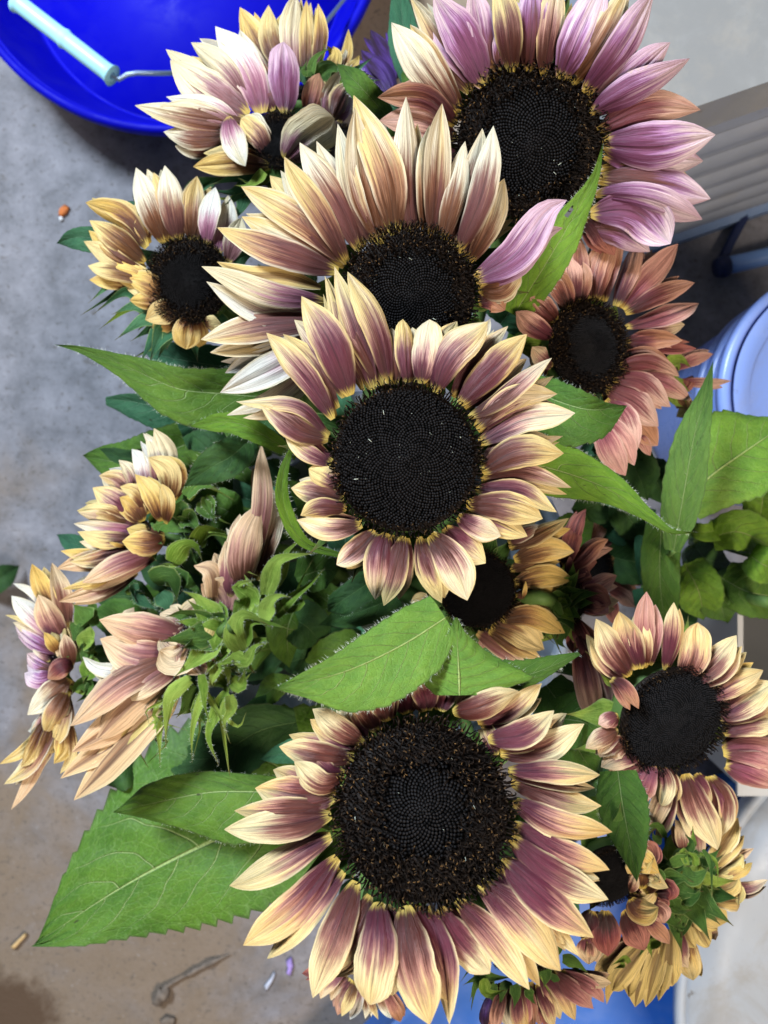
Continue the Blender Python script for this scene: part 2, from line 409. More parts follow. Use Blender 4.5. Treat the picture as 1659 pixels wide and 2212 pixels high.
def bract(fl, pts3, w, mats, name='bract', hairs=False):
    rr = fl['rng']
    line = path_points(pts3, 12); t = np.linspace(0, 1, 13)
    f = np.where(t < .28, .62 + .38 * np.sin(t / .28 * math.pi / 2), np.clip((1 - t) / .72, 0, 1) ** 1.45); f = np.maximum(f, .02)
    hw = f * w / 2; cp = rr.uniform(-.35, .2); ph = rr.uniform(0, 6)
    def hgt(U, T): return (cp * np.abs(U) * -1 + cp - .05 * np.exp(-(U / .2) ** 2) + .10 * np.sin(7 * T + ph) * U + .05 * np.sin(11 * T + ph) * U * U) * w * f[:, None]
    o, fr = ribbon(name, fl['root'], mats, line, hw, hw, hgt, rr.uniform(-.5, .5) + rr.uniform(-.7, .7) * t, .0006, 6)
    if hairs: hair_rim(o, fl['root'], fr, 34, .0016)
    return o

def hair_rim(o, root, fr, n, length):
    rr = R; vs, fs = [], []
    for side in (0, -1):
        edge = fr[:, side]; inn = fr[:, 1 if side == 0 else -2]
        for k in range(n):
            x = rr.uniform(0, len(edge) - 1.01); i = int(x); s = x - i
            p = edge[i] * (1 - s) + edge[i + 1] * s
            out = nrm(edge[i] - inn[i] + np.array([0, 0, 1e-6])); tn = nrm(edge[i + 1] - edge[i])
            dirv = nrm(out + tn * rr.uniform(-.2, .9) + np.array([rr.uniform(-.4, .4) for _ in range(3)]))
            ln = length * rr.uniform(.4, 1.2); sv = tn * .00005
            b = len(vs); vs += [p - sv, p + sv, p + dirv * ln]; fs.append((b, b + 1, b + 2))
    h = mesh_obj('margin_hair', vs, fs, HAIR, root, smooth=False)
    h.parent = o; h['kind'] = 'stuff'

def leaf(root, mp, mid, wl, wr, d0, d1, kind='mid', fold=.25, back=False, roll=0.0, teeth=13, tooth=.07, sag=.02, hairs=0, name='leaf', hole=None, mat=None, nveins=None):
    """mid: midrib in photo units base -> tip; wl, wr: half widths in photo units at even stations; d0, d1: distance at base, tip"""
    k = mp(1, 0)[0] - mp(0, 0)[0]
    n = 77 if (hairs or tooth > .09) else 41; N = len(mid)
    ctrl = []
    for i, p in enumerate(mid):
        s = i / (N - 1); d = d0 + (d1 - d0) * s - sag * math.sin(s * math.pi)
        if len(p) > 2: d -= p[2] / 1000
        ctrl.append(P(*mp(p[0], p[1]), d))
    line = path_points(ctrl, n - 1); t = np.linspace(0, 1, n)
    dm = (d0 + d1) / 2 * k / F
    def prof(w): 
        xs = np.linspace(0, 1, len(w)); 
        fine = np.interp(t, xs, w); ker = np.array([.25, .5, .25])
        for _ in range(3): fine[1:-1] = np.convolve(fine, ker, 'same')[1:-1]
        return fine * dm
    L, Rr = prof(wl), prof(wr); rr = R; a1, a2, a3 = rr.uniform(0, 6), rr.uniform(0, 6), rr.uniform(5, 9)
    mw = max(L.max(), Rr.max())
    def hgt(U, T):
        hw = np.where(U < 0, L[:, None], Rr[:, None])
        z = fold * np.abs(U) * hw - .14 * hw * U * U * U * U
        z = z + .055 * mw * np.sin(a3 * T + a1 + 2 * np.sign(U)) * U * U + .03 * mw * np.sin(13 * T + a2) * np.abs(U)
        # quilted blade between the side veins
        z = z + .026 * mw * np.sin(T * 8 * 2 * math.pi - np.abs(U) * 2.3 * 2 * math.pi + a2) * np.sin(np.abs(U) * math.pi)
        return z
    def wave(U, T):
        saw = 1 - ((T * teeth + .13 * np.sign(U)) % 1.0)
        return (np.abs(U) > .99) * tooth * (saw - .4) * np.sin(np.clip(T * 1.05, 0, 1) * math.pi) ** .4
    o, fr = ribbon(name, root, mat or LM[kind], line, L, Rr, hgt, roll, .0005, 14, back, wave, hole)
    if hairs: hair_rim(o, root, fr, hairs, .0019)
    return o

def tube(name, parent, mat, ctrl, radii, seg=10, n=24, origin=None):
    line = path_points(ctrl, n); T = np.gradient(line, axis=0); T /= np.linalg.norm(T, axis=1)[:, None] + 1e-12
    rad = np.interp(np.linspace(0, 1, n + 1), np.linspace(0, 1, len(radii)), radii)
    ref = np.array([.3, .9, .1]); verts, faces = [], []
    for i in range(n + 1):
        a = nrm(ref - T[i] * np.dot(ref, T[i])); b = np.cross(T[i], a); ref = a
        for k in range(seg):
            an = 2 * math.pi * k / seg
            verts.append(line[i] + rad[i] * (a * math.cos(an) + b * math.sin(an)))
    for i in range(n):
        for k in range(seg):
            faces.append((i * seg + k, i * seg + (k + 1) % seg, (i + 1) * seg + (k + 1) % seg, (i + 1) * seg + k))
    faces.append(tuple(range(seg))[::-1]); faces.append(tuple(n * seg + k for k in range(seg)))
    return mesh_obj(name, verts, faces, mat, parent, origin)

def lathe(name, parent, mat, prof, seg=64, origin=None, frame=None):
    """prof: list of (r, z); frame: 3x3 (columns = x, y, axis) + centre"""
    verts, faces = [], []
    X, Y, Z, C = frame if frame is not None else (np.array([1., 0, 0]), np.array([0, 1., 0]), np.array([0, 0, 1.]), np.zeros(3))
    for r, z in prof:
        for k in range(seg):
            a = 2 * math.pi * k / seg
            verts.append(C + X * (r * math.cos(a)) + Y * (r * math.sin(a)) + Z * z)
    for i in range(len(prof) - 1):
        for k in range(seg):
            faces.append((i * seg + k, i * seg + (k + 1) % seg, (i + 1) * seg + (k + 1) % seg, (i + 1) * seg + k))
    return mesh_obj(name, verts, faces, mat, parent, origin)

# ------------------------------------------------------------------ disc florets (unit disc, shared by the heads)
def floret_mesh(name, n, open_from, dome, seed):
    rr = random.Random(seed); verts, faces, uv, mi = [], [], [], []
    ga = math.pi * (3 - math.sqrt(5)); sp = math.sqrt(math.pi / n)
    for i in range(n):
        rad = math.sqrt((i + .5) / n); an = i * ga
        rad2 = rad * (1 + rr.uniform(-.006, .006)); an += rr.uniform(-.012, .012)
        x, y = rad2 * math.cos(an), rad2 * math.sin(an)
        z = dome(rad)
        # disc surface slope
        sl = (dome(min(1, rad + .02)) - dome(max(0, rad - .02))) / .04
        er = np.array([math.cos(an), math.sin(an), 0]); et = np.array([-math.sin(an), math.cos(an), 0])
        up = nrm(np.array([0, 0, 1.0]) - er * sl * .8)
        c = np.array([x, y, z]); rnd = rr.random()
        of = open_from + rr.uniform(-.09, .09) * (1 if open_from < .8 else .4)
        b0 = len(verts)
        if rad < of:
            # closed bud: small blunt cone leaning to the centre
            g = .55 + .45 * min(1, rad / max(of, .1)); s = sp * rr.uniform(.52, .60); hgt = sp * (.7 + .6 * g) * rr.uniform(.85, 1.15)
            tip = c + up * hgt - er * sp * .35
            for lev, (q, hh) in enumerate(((1.04, -.35), (.98, .40), (.68, .82), (.22, 1.0))):
                for k in range(5):
                    a = 2 * math.pi * k / 5 + an
                    verts.append(c * (1) + (tip - c) * hh + (er * math.cos(a) + et * math.sin(a)) * s * q); uv.append((rnd, max(0, hh)))
            for lev in range(3):
                for k in range(5):
                    faces.append((b0 + lev * 5 + k, b0 + lev * 5 + (k + 1) % 5, b0 + lev * 5 + 5 + (k + 1) % 5, b0 + lev * 5 + 5 + k)); mi.append(1)
            faces.append(tuple(b0 + 15 + k for k in range(5))); mi.append(1)
        else:
            # open floret: thin tube ending in a curled stigma
            w = (rad - of) / max(1 - of, .05)
            hgt = sp * rr.uniform(2.7, 4.1); s = sp * rr.uniform(.20, .30)
            lean = er * (rr.uniform(-.35, .15) + .55 * w ** 3) + et * rr.uniform(-.3, .3)
            ax = nrm(up + lean); cur = nrm(er * rr.uniform(-1, 1) + et * rr.uniform(-1, 1))
            pts = [c - up * sp * .5, c + ax * hgt * .55, c + ax * hgt * .9 + cur * sp * .15, c + ax * hgt + cur * sp * .6, c + ax * hgt * .88 + cur * sp * .95]
            rds = [s * 1.1, s, s * .8, s * .7, s * .35]
            for j, (p, q) in enumerate(zip(pts, rds)):
                for k in range(4):
                    a = 2 * math.pi * k / 4
                    verts.append(p + (er * math.cos(a) + et * math.sin(a)) * q); uv.append((rnd, j / 4))
            for j in range(4):
                for k in range(4):
                    faces.append((b0 + j * 4 + k, b0 + j * 4 + (k + 1) % 4, b0 + j * 4 + 4 + (k + 1) % 4, b0 + j * 4 + 4 + k)); mi.append(0)
    me = bpy.data.meshes.new(name)
    me.from_pydata([tuple(v) for v in verts], [], faces)
    me.materials.append(FLO); me.materials.append(BUD)
    me.polygons.foreach_set('material_index', mi); me.polygons.foreach_set('use_smooth', [True] * len(mi))
    l = me.uv_layers.new(name='UVMap'); li = np.empty(len(me.loops), dtype=np.int32); me.loops.foreach_get('vertex_index', li)
    l.data.foreach_set('uv', np.array(uv)[li].ravel())
    me.update(); return me
DOME = {
 'flat':  lambda r: .16 * (1 - r ** 2.4) - .05 * math.exp(-(r / .22) ** 2),
 'round': lambda r: .22 * (1 - r * r),
 'dish':  lambda r: .10 * (1 - r ** 3) - .12 * math.exp(-(r / .3) ** 2),
}
FM = {'wide': (floret_mesh('florets_wide', 2000, .50, DOME['dish'], 1), DOME['dish']),
      'tight': (floret_mesh('florets_tight', 2300, .90, DOME['round'], 2), DOME['round']),
      'ring': (floret_mesh('florets_ring', 2100, .66, DOME['flat'], 3), DOME['flat'])}

# ------------------------------------------------------------------ the flowers
BUCKET_C = P(800, 1290, .58)                 # centre of the bucket mouth
BUCKET_R = .138
FLOWERS = {}
def sunflower(key, label, mp, centre, rpx, d, n, pal, petals, disc='ring', order=.0, bracts=(), bmat='mid', auto=10, back_disc=True, seed=0, profile=False, stem_to=None, zbase=.0, disc_scale=1.0, hairy=False, lint=0, fill=None, bscale=1.0):
    """centre, petals in the units of mp; rpx: disc radius; d: distance; n: axis of the head"""
    rng = random.Random(hash_str(key) + seed)
    k = mp(1, 0)[0] - mp(0, 0)[0]
    c = P(*mp(*centre), d); n = nrm(n); rad = rpx * k * d / F
    st = np.array(stem_to if stem_to is not None else BUCKET_C, float)
    off = c[:2] - st[:2]; m = min(1, .5 * BUCKET_R / (np.linalg.norm(off) + 1e-6))
    ent = np.array([st[0] + off[0] * m, st[1] + off[1] * m, st[2] - .0]) + np.array([rng.uniform(-.03, .03), rng.uniform(-.03, .03), 0])
    base = np.array([st[0] - off[0] * m * .4, st[1] - off[1] * m * .4, .03]) + np.array([rng.uniform(-.03, .03), rng.uniform(-.03, .03), 0])
    root = empty('sunflower', base); ORG[root.name] = base
    tag(root, label, 'sunflower', 'cut sunflowers in the bunch')
    fl = dict(root=root, mats=PM[pal], rng=rng, c=c, n=n, rad=rad, d=d)
    FLOWERS[key] = fl
    # frame of the head
    X = nrm(np.cross([0, 1, 0], n)) if abs(n[1]) < .95 else nrm(np.cross([1, 0, 0], n)); Y = np.cross(n, X)
    mesh, dome = FM[disc]
    rs = rad * disc_scale
    # dark cushion below the florets, then florets
    prof = [(rs * r * .965, rs * (dome(r) - .035)) for r in np.linspace(.001, 1, 14)] + [(rs * .95, -.10 * rs), (rs * .88, -.20 * rs)]
    lathe('disc', root, DISC, prof, 40, frame=(X, Y, n, c))
    fo = bpy.data.objects.new('florets', mesh); col.objects.link(fo); fo.parent = root
    from mathutils import Matrix
    mt = Matrix(((X[0], Y[0], n[0]), (X[1], Y[1], n[1]), (X[2], Y[2], n[2]))).to_4x4()
    mt = mt @ Matrix.Rotation(rng.uniform(0, 6.28), 4, 'Z')
    fo.matrix_local = Matrix.Translation(Vector((c - base).tolist())) @ mt @ Matrix.Scale(rs, 4)
    fo['kind'] = 'stuff'
    if lint:
        vs_, fs_ = [], []
        for q in range(lint):
            rr0 = math.sqrt(rng.uniform(.01, .7)); a = rng.uniform(0, 6.28); p = c + (X * math.cos(a) + Y * math.sin(a)) * rs * rr0 + n * rs * (dome(rr0) + .075)
            a2 = rng.uniform(0, 6.28); dv = X * math.cos(a2) + Y * math.sin(a2); sv = np.cross(n, dv) * rng.uniform(.00004, .0001); ln = rng.choice([.0003, .0004, .0006, .0018])
            b_ = len(vs_); vs_ += [p - sv, p + sv, p + dv * ln * .5 + sv + n * .0003, p + dv * ln * .5 - sv + n * .0003, p + dv * ln + sv * 2, p + dv * ln]
            fs_ += [(b_, b_ + 1, b_ + 2, b_ + 3), (b_ + 3, b_ + 2, b_ + 4, b_ + 5)]
        lo = mesh_obj('lint', vs_, fs_, HAIR, root, smooth=False); lo['kind'] = 'stuff'
    # green receptacle and stem
    rp = [(rs * .86, -.17 * rs), (rs * .98, -.30 * rs), (rs * .92, -.52 * rs), (rs * .6, -.72 * rs), (rs * .25, -.86 * rs), (.004, -1.0 * rs)]
    lathe('receptacle', root, STEM, rp, 28, frame=(X, Y, n, c))
    b0 = c - n * .92 * rs; b1 = c - n * (.92 * rs + .02)
    mid = (b1 + ent) / 2 - np.array([0, 0, .0]) + nrm(np.append(off, 0)) * .012
    tube('stem', root, STEM, [b0, b1, mid, ent, (ent + base) / 2, base], [.0042, .0045, .0055, .006, .0065], 10, 30)
    # ray petals
    nz = max(n[2], .45)
    for i, pt in enumerate(petals):
        opt = {}
        if isinstance(pt[-1], dict): opt = dict(pt[-1]); pt = pt[:-1]
        w = pt[-1]; xy = [pt[j:j + 2] for j in range(0, len(pt) - 1, 2)]
        pm = opt.pop('map', mp); kk = pm(1, 0)[0] - pm(0, 0)[0]
        z = opt.pop('z', 0.0) / 1000.0; zt = opt.pop('zt', None)
        mats = PM[opt.pop('pal')] if 'pal' in opt else None
        pts3 = []
        cxy = np.array(mp(*centre))
        for j, q in enumerate(xy):
            qq = np.array(pm(*q)); o2 = (qq - cxy) * d / F; o2[1] = -o2[1]
            if profile:
                dz = rng.uniform(-.004, .004) if j else 0.0
                dep = d + dz + order * i / 1000.0
            else:
                dz = (n[0] * o2[0] + n[1] * o2[1]) / nz
                dz = max(-.03, min(.03, dz))
                dep = d + dz + (.0018 if i % 2 else 0.0) * (1 if j else .4) + .0016 + rng.uniform(-.001, .001)
            s = j / (len(xy) - 1)
            dep -= z * (.3 + .7 * s)
            if zt is not None: dep -= zt / 1000 * s * s
            pts3.append(P(qq[0], qq[1], dep))
        if profile: pts3[0] = pts3[0] + (c - pts3[0]) * .30 * np.array([1, 1, .2])
        ww = w * kk * d / F * (1.02 if profile else .97)
        petal(fl, pts3, ww, mats=mats, **opt)
        if rng.random() < (fill if fill is not None else (.9 if profile else .70)):
            V0 = np.array([0, 0, H]) - pts3[-1]; sd = nrm(np.cross(pts3[-1] - pts3[0], V0)); sg = rng.choice([-1, 1])
            sh = rng.uniform(.35, .6) * ww * sg; ln = rng.uniform(.80, .96); q0 = pts3[0]
            p2 = [q0 + (q - q0) * ln + sd * sh * (.35 + .65 * jj / (len(pts3) - 1)) - nrm(V0) * (.0028 + .0022 * jj / (len(pts3) - 1)) for jj, q in enumerate(pts3)]
            o3 = {k_: v_ for k_, v_ in opt.items() if k_ in ('back', 'blunt')}
            petal(fl, p2, ww * rng.uniform(.7, .9), mats=mats, **o3)
    # involucre: tabled bracts, then a ring behind the rays
    for bt in bracts:
        opt = {}
        if isinstance(bt[-1], dict): opt = dict(bt[-1]); bt = bt[:-1]
        w = bt[-1]; xy = [bt[j:j + 2] for j in range(0, len(bt) - 1, 2)]
        pm = opt.get('map', mp); kk = pm(1, 0)[0] - pm(0, 0)[0]; z = opt.get('z', 4) / 1000; bow = opt.get('bow', 0) / 1000
        pts3 = [P(*pm(*q), d - z - bow * math.sin(j / (len(xy) - 1) * math.pi)) for j, q in enumerate(xy)]
        bract(fl, pts3, w * kk * d / F * .9 * bscale, BR[opt.get('mat', bmat)], hairs=hairy)
        p0 = pts3[0]; sp_ = [p0 + (q - p0) * rng.uniform(.85, 1.1) + np.array([rng.uniform(-.004, .004) * (1 + jj * .6), rng.uniform(-.004, .004) * (1 + jj * .6), -.004]) for jj, q in enumerate(pts3)]
        bract(fl, sp_, w * kk * d / F * rng.uniform(.55, .8), BR['bright' if rng.random() < .4 else bmat])
    if n[2] < 0:                                  # head seen from behind: overlapping sepals cover the receptacle
        for ring, (q0, q1, q2, cnt) in enumerate(((.3, 1.15, 1.9, 11), (.2, .95, 1.6, 8), (.1, .7, 1.25, 6))):
            for j in range(cnt):
                a = 2 * math.pi * (j + .5 * ring + rng.uniform(-.25, .25)) / cnt; e = X * math.cos(a) + Y * math.sin(a)
                lift = -.95 - .10 * ring
                tipn = rng.uniform(-.9, .1) - .2 * ring
                bract(fl, [c + e * rs * q0 + n * rs * lift, c + e * rs * q1 + n * rs * (lift * .78), c + e * rs * (q1 + q2) / 2 + n * rs * (lift * .6 + tipn * .2), c + e * rs * q2 * rng.uniform(.9, 1.1) + n * rs * tipn], rs * 1.0, BR[rng.choice(['bright', 'mid', bmat])], hairs=hairy)
    for j in range(auto):
        a = 2 * math.pi * (j + rng.uniform(-.3, .3)) / auto
        e = X * math.cos(a) + Y * math.sin(a)
        p0 = c + e * rs * .85 - n * rs * .38; p1 = c + e * rs * 1.35 - n * rs * .42; p2 = c + e * rs * rng.uniform(1.7, 2.0) - n * rs * rng.uniform(.45, .75)
        bract(fl, [p0, p1, p2], rs * .55, BR[bmat])
    return fl
def hash_str(s): return sum((i + 1) * ord(ch) for i, ch in enumerate(s))

# ================================================================== the setting: concrete floor
def floor_mat():
    m, nt = new_mat('concrete'); b = NB(nt); tc = b.n('ShaderNodeTexCoord'); o = tc.outputs['Object']
    big = b.noise(o, 5.0, 5, .6, .3); mid = b.noise(o, 26, 6, .65, .2); fine = b.noise(o, 160, 4, .7); grit = b.noise(o, 650, 2, .6)
    c = b.ramp(mid, [(.25, (.085, .083, .092)), (.45, (.150, .148, .165)), (.6, (.195, .190, .212)), (.78, (.26, .255, .28))])
    sp = b.n('ShaderNodeSeparateXYZ'); b.l(o, sp.inputs[0])
    dirt = b.math('SUBTRACT', b.math('ADD', big, b.math('MULTIPLY', sp.outputs[1], -.55)), b.math('MULTIPLY', b.math('ABSOLUTE', b.math('ADD', sp.outputs[0], .45)), .45))
    c = b.mix(b.smooth(dirt, .48, .80, 0, .85), c, (.17, .122, .080))  # dirt, with some warm light tint painted in, stronger to the lower left
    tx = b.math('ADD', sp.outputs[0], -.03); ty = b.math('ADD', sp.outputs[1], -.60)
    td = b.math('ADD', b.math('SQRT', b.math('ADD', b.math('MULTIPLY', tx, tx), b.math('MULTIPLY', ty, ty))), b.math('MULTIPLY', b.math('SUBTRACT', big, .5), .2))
    c = b.mix(b.smooth(td, .10, .20, .85, 0), c, (.36, .255, .155))  # pool of warm light painted into the concrete colour
    c = b.mix(b.smooth(fine, .30, .45, .8, 0), c, (.075, .065, .060))
    c = b.mix(b.smooth(fine, .60, .74, 0, .45), c, (.30, .295, .31))
    # rusty earth stain by the wall side of the slab
    pit = b.noise(o, 75, 3, .55, .5)
    c = b.mix(b.smooth(pit, .62, .72, 0, .6), c, (.085, .072, .062))
    dx = b.math('MULTIPLY_ADD', sp.outputs[0], 1.0, .475); dy = b.math('MULTIPLY_ADD', sp.outputs[1], 1.0, .65)
    dist = b.math('SQRT', b.math('ADD', b.math('MULTIPLY', dx, dx), b.math('MULTIPLY', dy, dy)))
    dist = b.math('ADD', dist, b.math('MULTIPLY', b.math('SUBTRACT', mid, .5), .10))
    c = b.mix(b.smooth(dist, .055, .095, .92, 0), c, (.065, .038, .022))
    h = b.math('ADD', b.math('MULTIPLY', mid, 1.0), b.math('ADD', b.math('MULTIPLY', fine, .5), b.math('MULTIPLY', grit, .2)))
    b.surf(c, .72, .3, b.bump(h, .45, .003)); return m
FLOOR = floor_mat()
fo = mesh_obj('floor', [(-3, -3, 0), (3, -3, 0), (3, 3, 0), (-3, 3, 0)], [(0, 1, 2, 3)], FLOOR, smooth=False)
tag(fo, 'stained bare concrete floor', kind='structure')

def plastic(name, c, rough=.35, spec=.5, transl=0.0, trans=0.0, scuff=.2, dirt=0.0):
    m, nt = new_mat(name); b = NB(nt); tc = b.n('ShaderNodeTexCoord')
    f = b.noise(tc.outputs['Object'], 22, 5, .65, .4); g = b.noise(tc.outputs['Object'], 240, 3)
    cc = b.mix(b.smooth(f, .45, .75, 0, scuff), c, tuple(min(1, x * .6 + .25) for x in c))
    cc = b.mix(b.smooth(g, .66, .75, 0, scuff), cc, tuple(x * .6 for x in c))
    if dirt:
        dn = b.noise(tc.outputs['Object'], 9, 7, .72, .6); sk = b.noise(tc.outputs['Object'], 70, 3, .6)
        cc = b.mix(b.smooth(dn, .48, .72, 0, dirt), cc, (.30, .27, .23)); cc = b.mix(b.smooth(sk, .70, .74, 0, dirt * 1.4), cc, (.16, .13, .10))
    b.surf(cc, b.smooth(f, .3, .7, rough * .8, rough * 1.3), spec, b.bump(g, .08, .0005), transl, Transmission_Weight=trans); return m
BLUE = plastic('blue_plastic', (.0012, .0016, .40), .6, .12, scuff=.01)
NAVY = plastic('denim_blue_plastic', (.035, .16, .56), .35, .5, scuff=.2)
CLEARB = plastic('clear_blue_plastic', (.26, .38, .80), .25, .5, .3, scuff=.3, dirt=.25)
WHITE = plastic('white_plastic', (.46, .53, .64), .4, .4, .12, scuff=.5, dirt=.5)
GREY = plastic('grey_plastic', (.29, .315, .37), .5, .3, scuff=.3, dirt=.25)
GRIP = plastic('pale_grip_plastic', (.36, .68, .78), .4, .4, .1, scuff=.05)
def metal(name, c, rough):
    m, nt = new_mat(name); b = NB(nt); b.surf(c, rough, .5, Metallic=.85); return m
STEEL = metal('galvanised_wire', (.35, .45, .62), .35)
LEGM = plastic('blue_painted_steel', (.16, .30, .62), .35, .5, scuff=.15)
CAPM = plastic('dark_rubber', (.012, .02, .07), .5, .3, scuff=.05)

def pail(name, label, cat, C, r_rim, r_base, h, mat, group=None, handle=False, ribs=()):
    root = empty(name, C); ORG[root.name] = np.array(C, float); tag(root, label, cat, group)
    t = .0025
    out = [(.001, .004), (r_base - .006, .0), (r_base, .006)]
    for s in np.linspace(.08, .97, 16):
        out.append((r_base + (r_rim - r_base) * s, h * s))
    inn = [(r - t, z) for r, z in out[:1:-1]]
    prof = out + [(r_rim, h - .004)] + [(r_rim - t - .0005, h - .004)] + inn + [(r_base - t, .009), (.001, .0085)]
    fr = (np.array([1., 0, 0]), np.array([0, 1., 0]), np.array([0, 0, 1.]), np.array(C, float))
    lathe('body', root, mat, prof, 96, frame=fr)
    rr_ = [(r_rim + .0005, h - .012), (r_rim + .006, h - .011), (r_rim + .0065, h - .002), (r_rim + .003, h + .001), (r_rim - .003, h + .0005), (r_rim - .0028, h - .006)]
    lathe('rim', root, mat, rr_, 96, frame=fr)
    for z in ribs:
        s = z / h; rr0 = r_base + (r_rim - r_base) * s
        lathe('ring', root, mat, [(rr0 + .0003, z - .004), (rr0 + .005, z - .003), (rr0 + .005, z + .003), (rr0 + .0006, z + .004)], 96, frame=fr)
    return root

# bucket that holds the bunch
bk = pail('flower_bucket', 'white plastic bucket under the bunch of sunflowers', 'bucket', (BUCKET_C[0], BUCKET_C[1], .001), .150, .125, .365, WHITE, ribs=(.30,))
fr0 = (np.array([1., 0, 0]), np.array([0, 1., 0]), np.array([0, 0, 1.]), np.array([BUCKET_C[0], BUCKET_C[1], 0.]))
def water_mat():
    m, nt = new_mat('murky_water'); b = NB(nt); b.surf((.10, .13, .10), .05, .5); return m
lathe('water', bk, water_mat(), [(.001, .20), (.1345, .20)], 48, frame=fr0)

# big shallow blue tub with a wire bail and a pale roller grip
tc_ = P(360, -190, .86); TB = pail('blue_tub', 'deep blue round tub with a wire handle and pale grip', 'tub', (tc_[0], tc_[1], .001), .2405, .195, .09, BLUE)
g0, g1 = P(36, 4, .70), P(243, 164, .70)
ax = nrm(g1 - g0); px = nrm(np.cross(ax, [0, 0, 1])); py = np.cross(ax, px); Lg = np.linalg.norm(g1 - g0)
gp = []
for s in np.linspace(0, 1, 33):
    r = .0098 - .0022 * math.sin(min(s, 1 - s) * 2 * math.pi) * 1.0
    r = .0078 + .0020 * max(0, 1 - min(s, 1 - s) / .06) ** 2 + .0012 * math.exp(-((s - .5) / .012) ** 2)
    gp.append((r, s * Lg))
gp = [(.003, 0.0)] + gp + [(.003, Lg)]
bail = tube('bail', TB, STEEL, [P(-250, -190, .80), P(-150, -130, .72), P(-40, -55, .70), g0, (g0 + g1) / 2, g1, P(262, 168, .702), P(285, 158, .702), P(360, 158, .71), P(480, 150, .74), P(640, 110, .80), P(760, -20, .855)], [.0022, .0022], 8, 80)
gr = lathe('grip', TB, GRIP, gp, 28, frame=(px, py, ax, g0))

# open blue tote under the heads at the lower right
def box_tote(name, label, cat, corners, z0, z1, mat, wall=.004, lip=.012, floor_z=None):
    """corners: four (x, y) of the inner rim, counter-clockwise"""
    cs = [np.array(c, float) for c in corners]; cen = sum(cs) / 4
    root = empty(name, (cen[0], cen[1], z0)); ORG[root.name] = np.array([cen[0], cen[1], z0]); tag(root, label, cat)
    def ring(scale, off, z): return [np.append(cen + (c - cen) * scale + nrm(c - cen) * off, z) for c in cs]
    rings = [ring(.9, 0, z0), ring(1, wall, z1), ring(1, lip, z1), ring(1, lip, z1 + .004), ring(1, 0, z1 + .004), ring(.9, -wall, z0 + .006)]
    v = [p for r in rings for p in r]; f = []
    for i in range(5):
        for k in range(4): f.append((i * 4 + k, i * 4 + (k + 1) % 4, (i + 1) * 4 + (k + 1) % 4, (i + 1) * 4 + k))
    f.append((3, 2, 1, 0)); f.append((20, 21, 22, 23))
    mesh_obj('body', v, f, mat, root, smooth=False)
    return root
q = [P(x, y, .86)[:2] for x, y in ((640, 2420), (1900, 2420), (1900, 1640), (1330, 1760))]
box_tote('blue_tote', 'open blue plastic tote on the floor beside the white lid', 'tote', q, .001, .09, NAVY)
# white round tub edge
c2 = P(2190, 2190, .80)
pail('white_tub', 'large whitish round plastic tub standing over the blue tote', 'tub', (c2[0], c2[1], .10), .345, .335, .05, WHITE)
lid = lathe('lid', bpy.data.objects['white_tub'], WHITE, [(.001, .158), (.20, .158), (.30, .157), (.338, .154), (.342, .148)], 96, frame=(np.array([1., 0, 0]), np.array([0, 1., 0]), np.array([0, 0, 1.]), np.array([c2[0], c2[1], 0.])))

# clear blue bucket at the right
c3 = P(1835, 850, .70)
pail('clear_blue_bucket', 'pale translucent blue bucket with moulded rings on the concrete', 'bucket', (c3[0], c3[1], .001), .112, .098, .25, CLEARB, ribs=(.21, .18))
lathe('lid', bpy.data.objects['clear_blue_bucket'], CLEARB, [(.001, .247), (.09, .247), (.096, .255), (.108, .255)], 96, frame=(np.array([1., 0, 0]), np.array([0, 1., 0]), np.array([0, 0, 1.]), np.array([c3[0], c3[1], 0.])))
# small white box edge at the right, below the leaves
q = [P(x, y, .72)[:2] for x, y in ((1612, 1700), (1800, 1700), (1800, 1315), (1612, 1315))]
box_tote('white_crate', 'pale grey plastic crate beside the leafy stems', 'crate', q, .001, .22, plastic('pale_grey_plastic', (.55, .55, .55), .5, .3, .1))

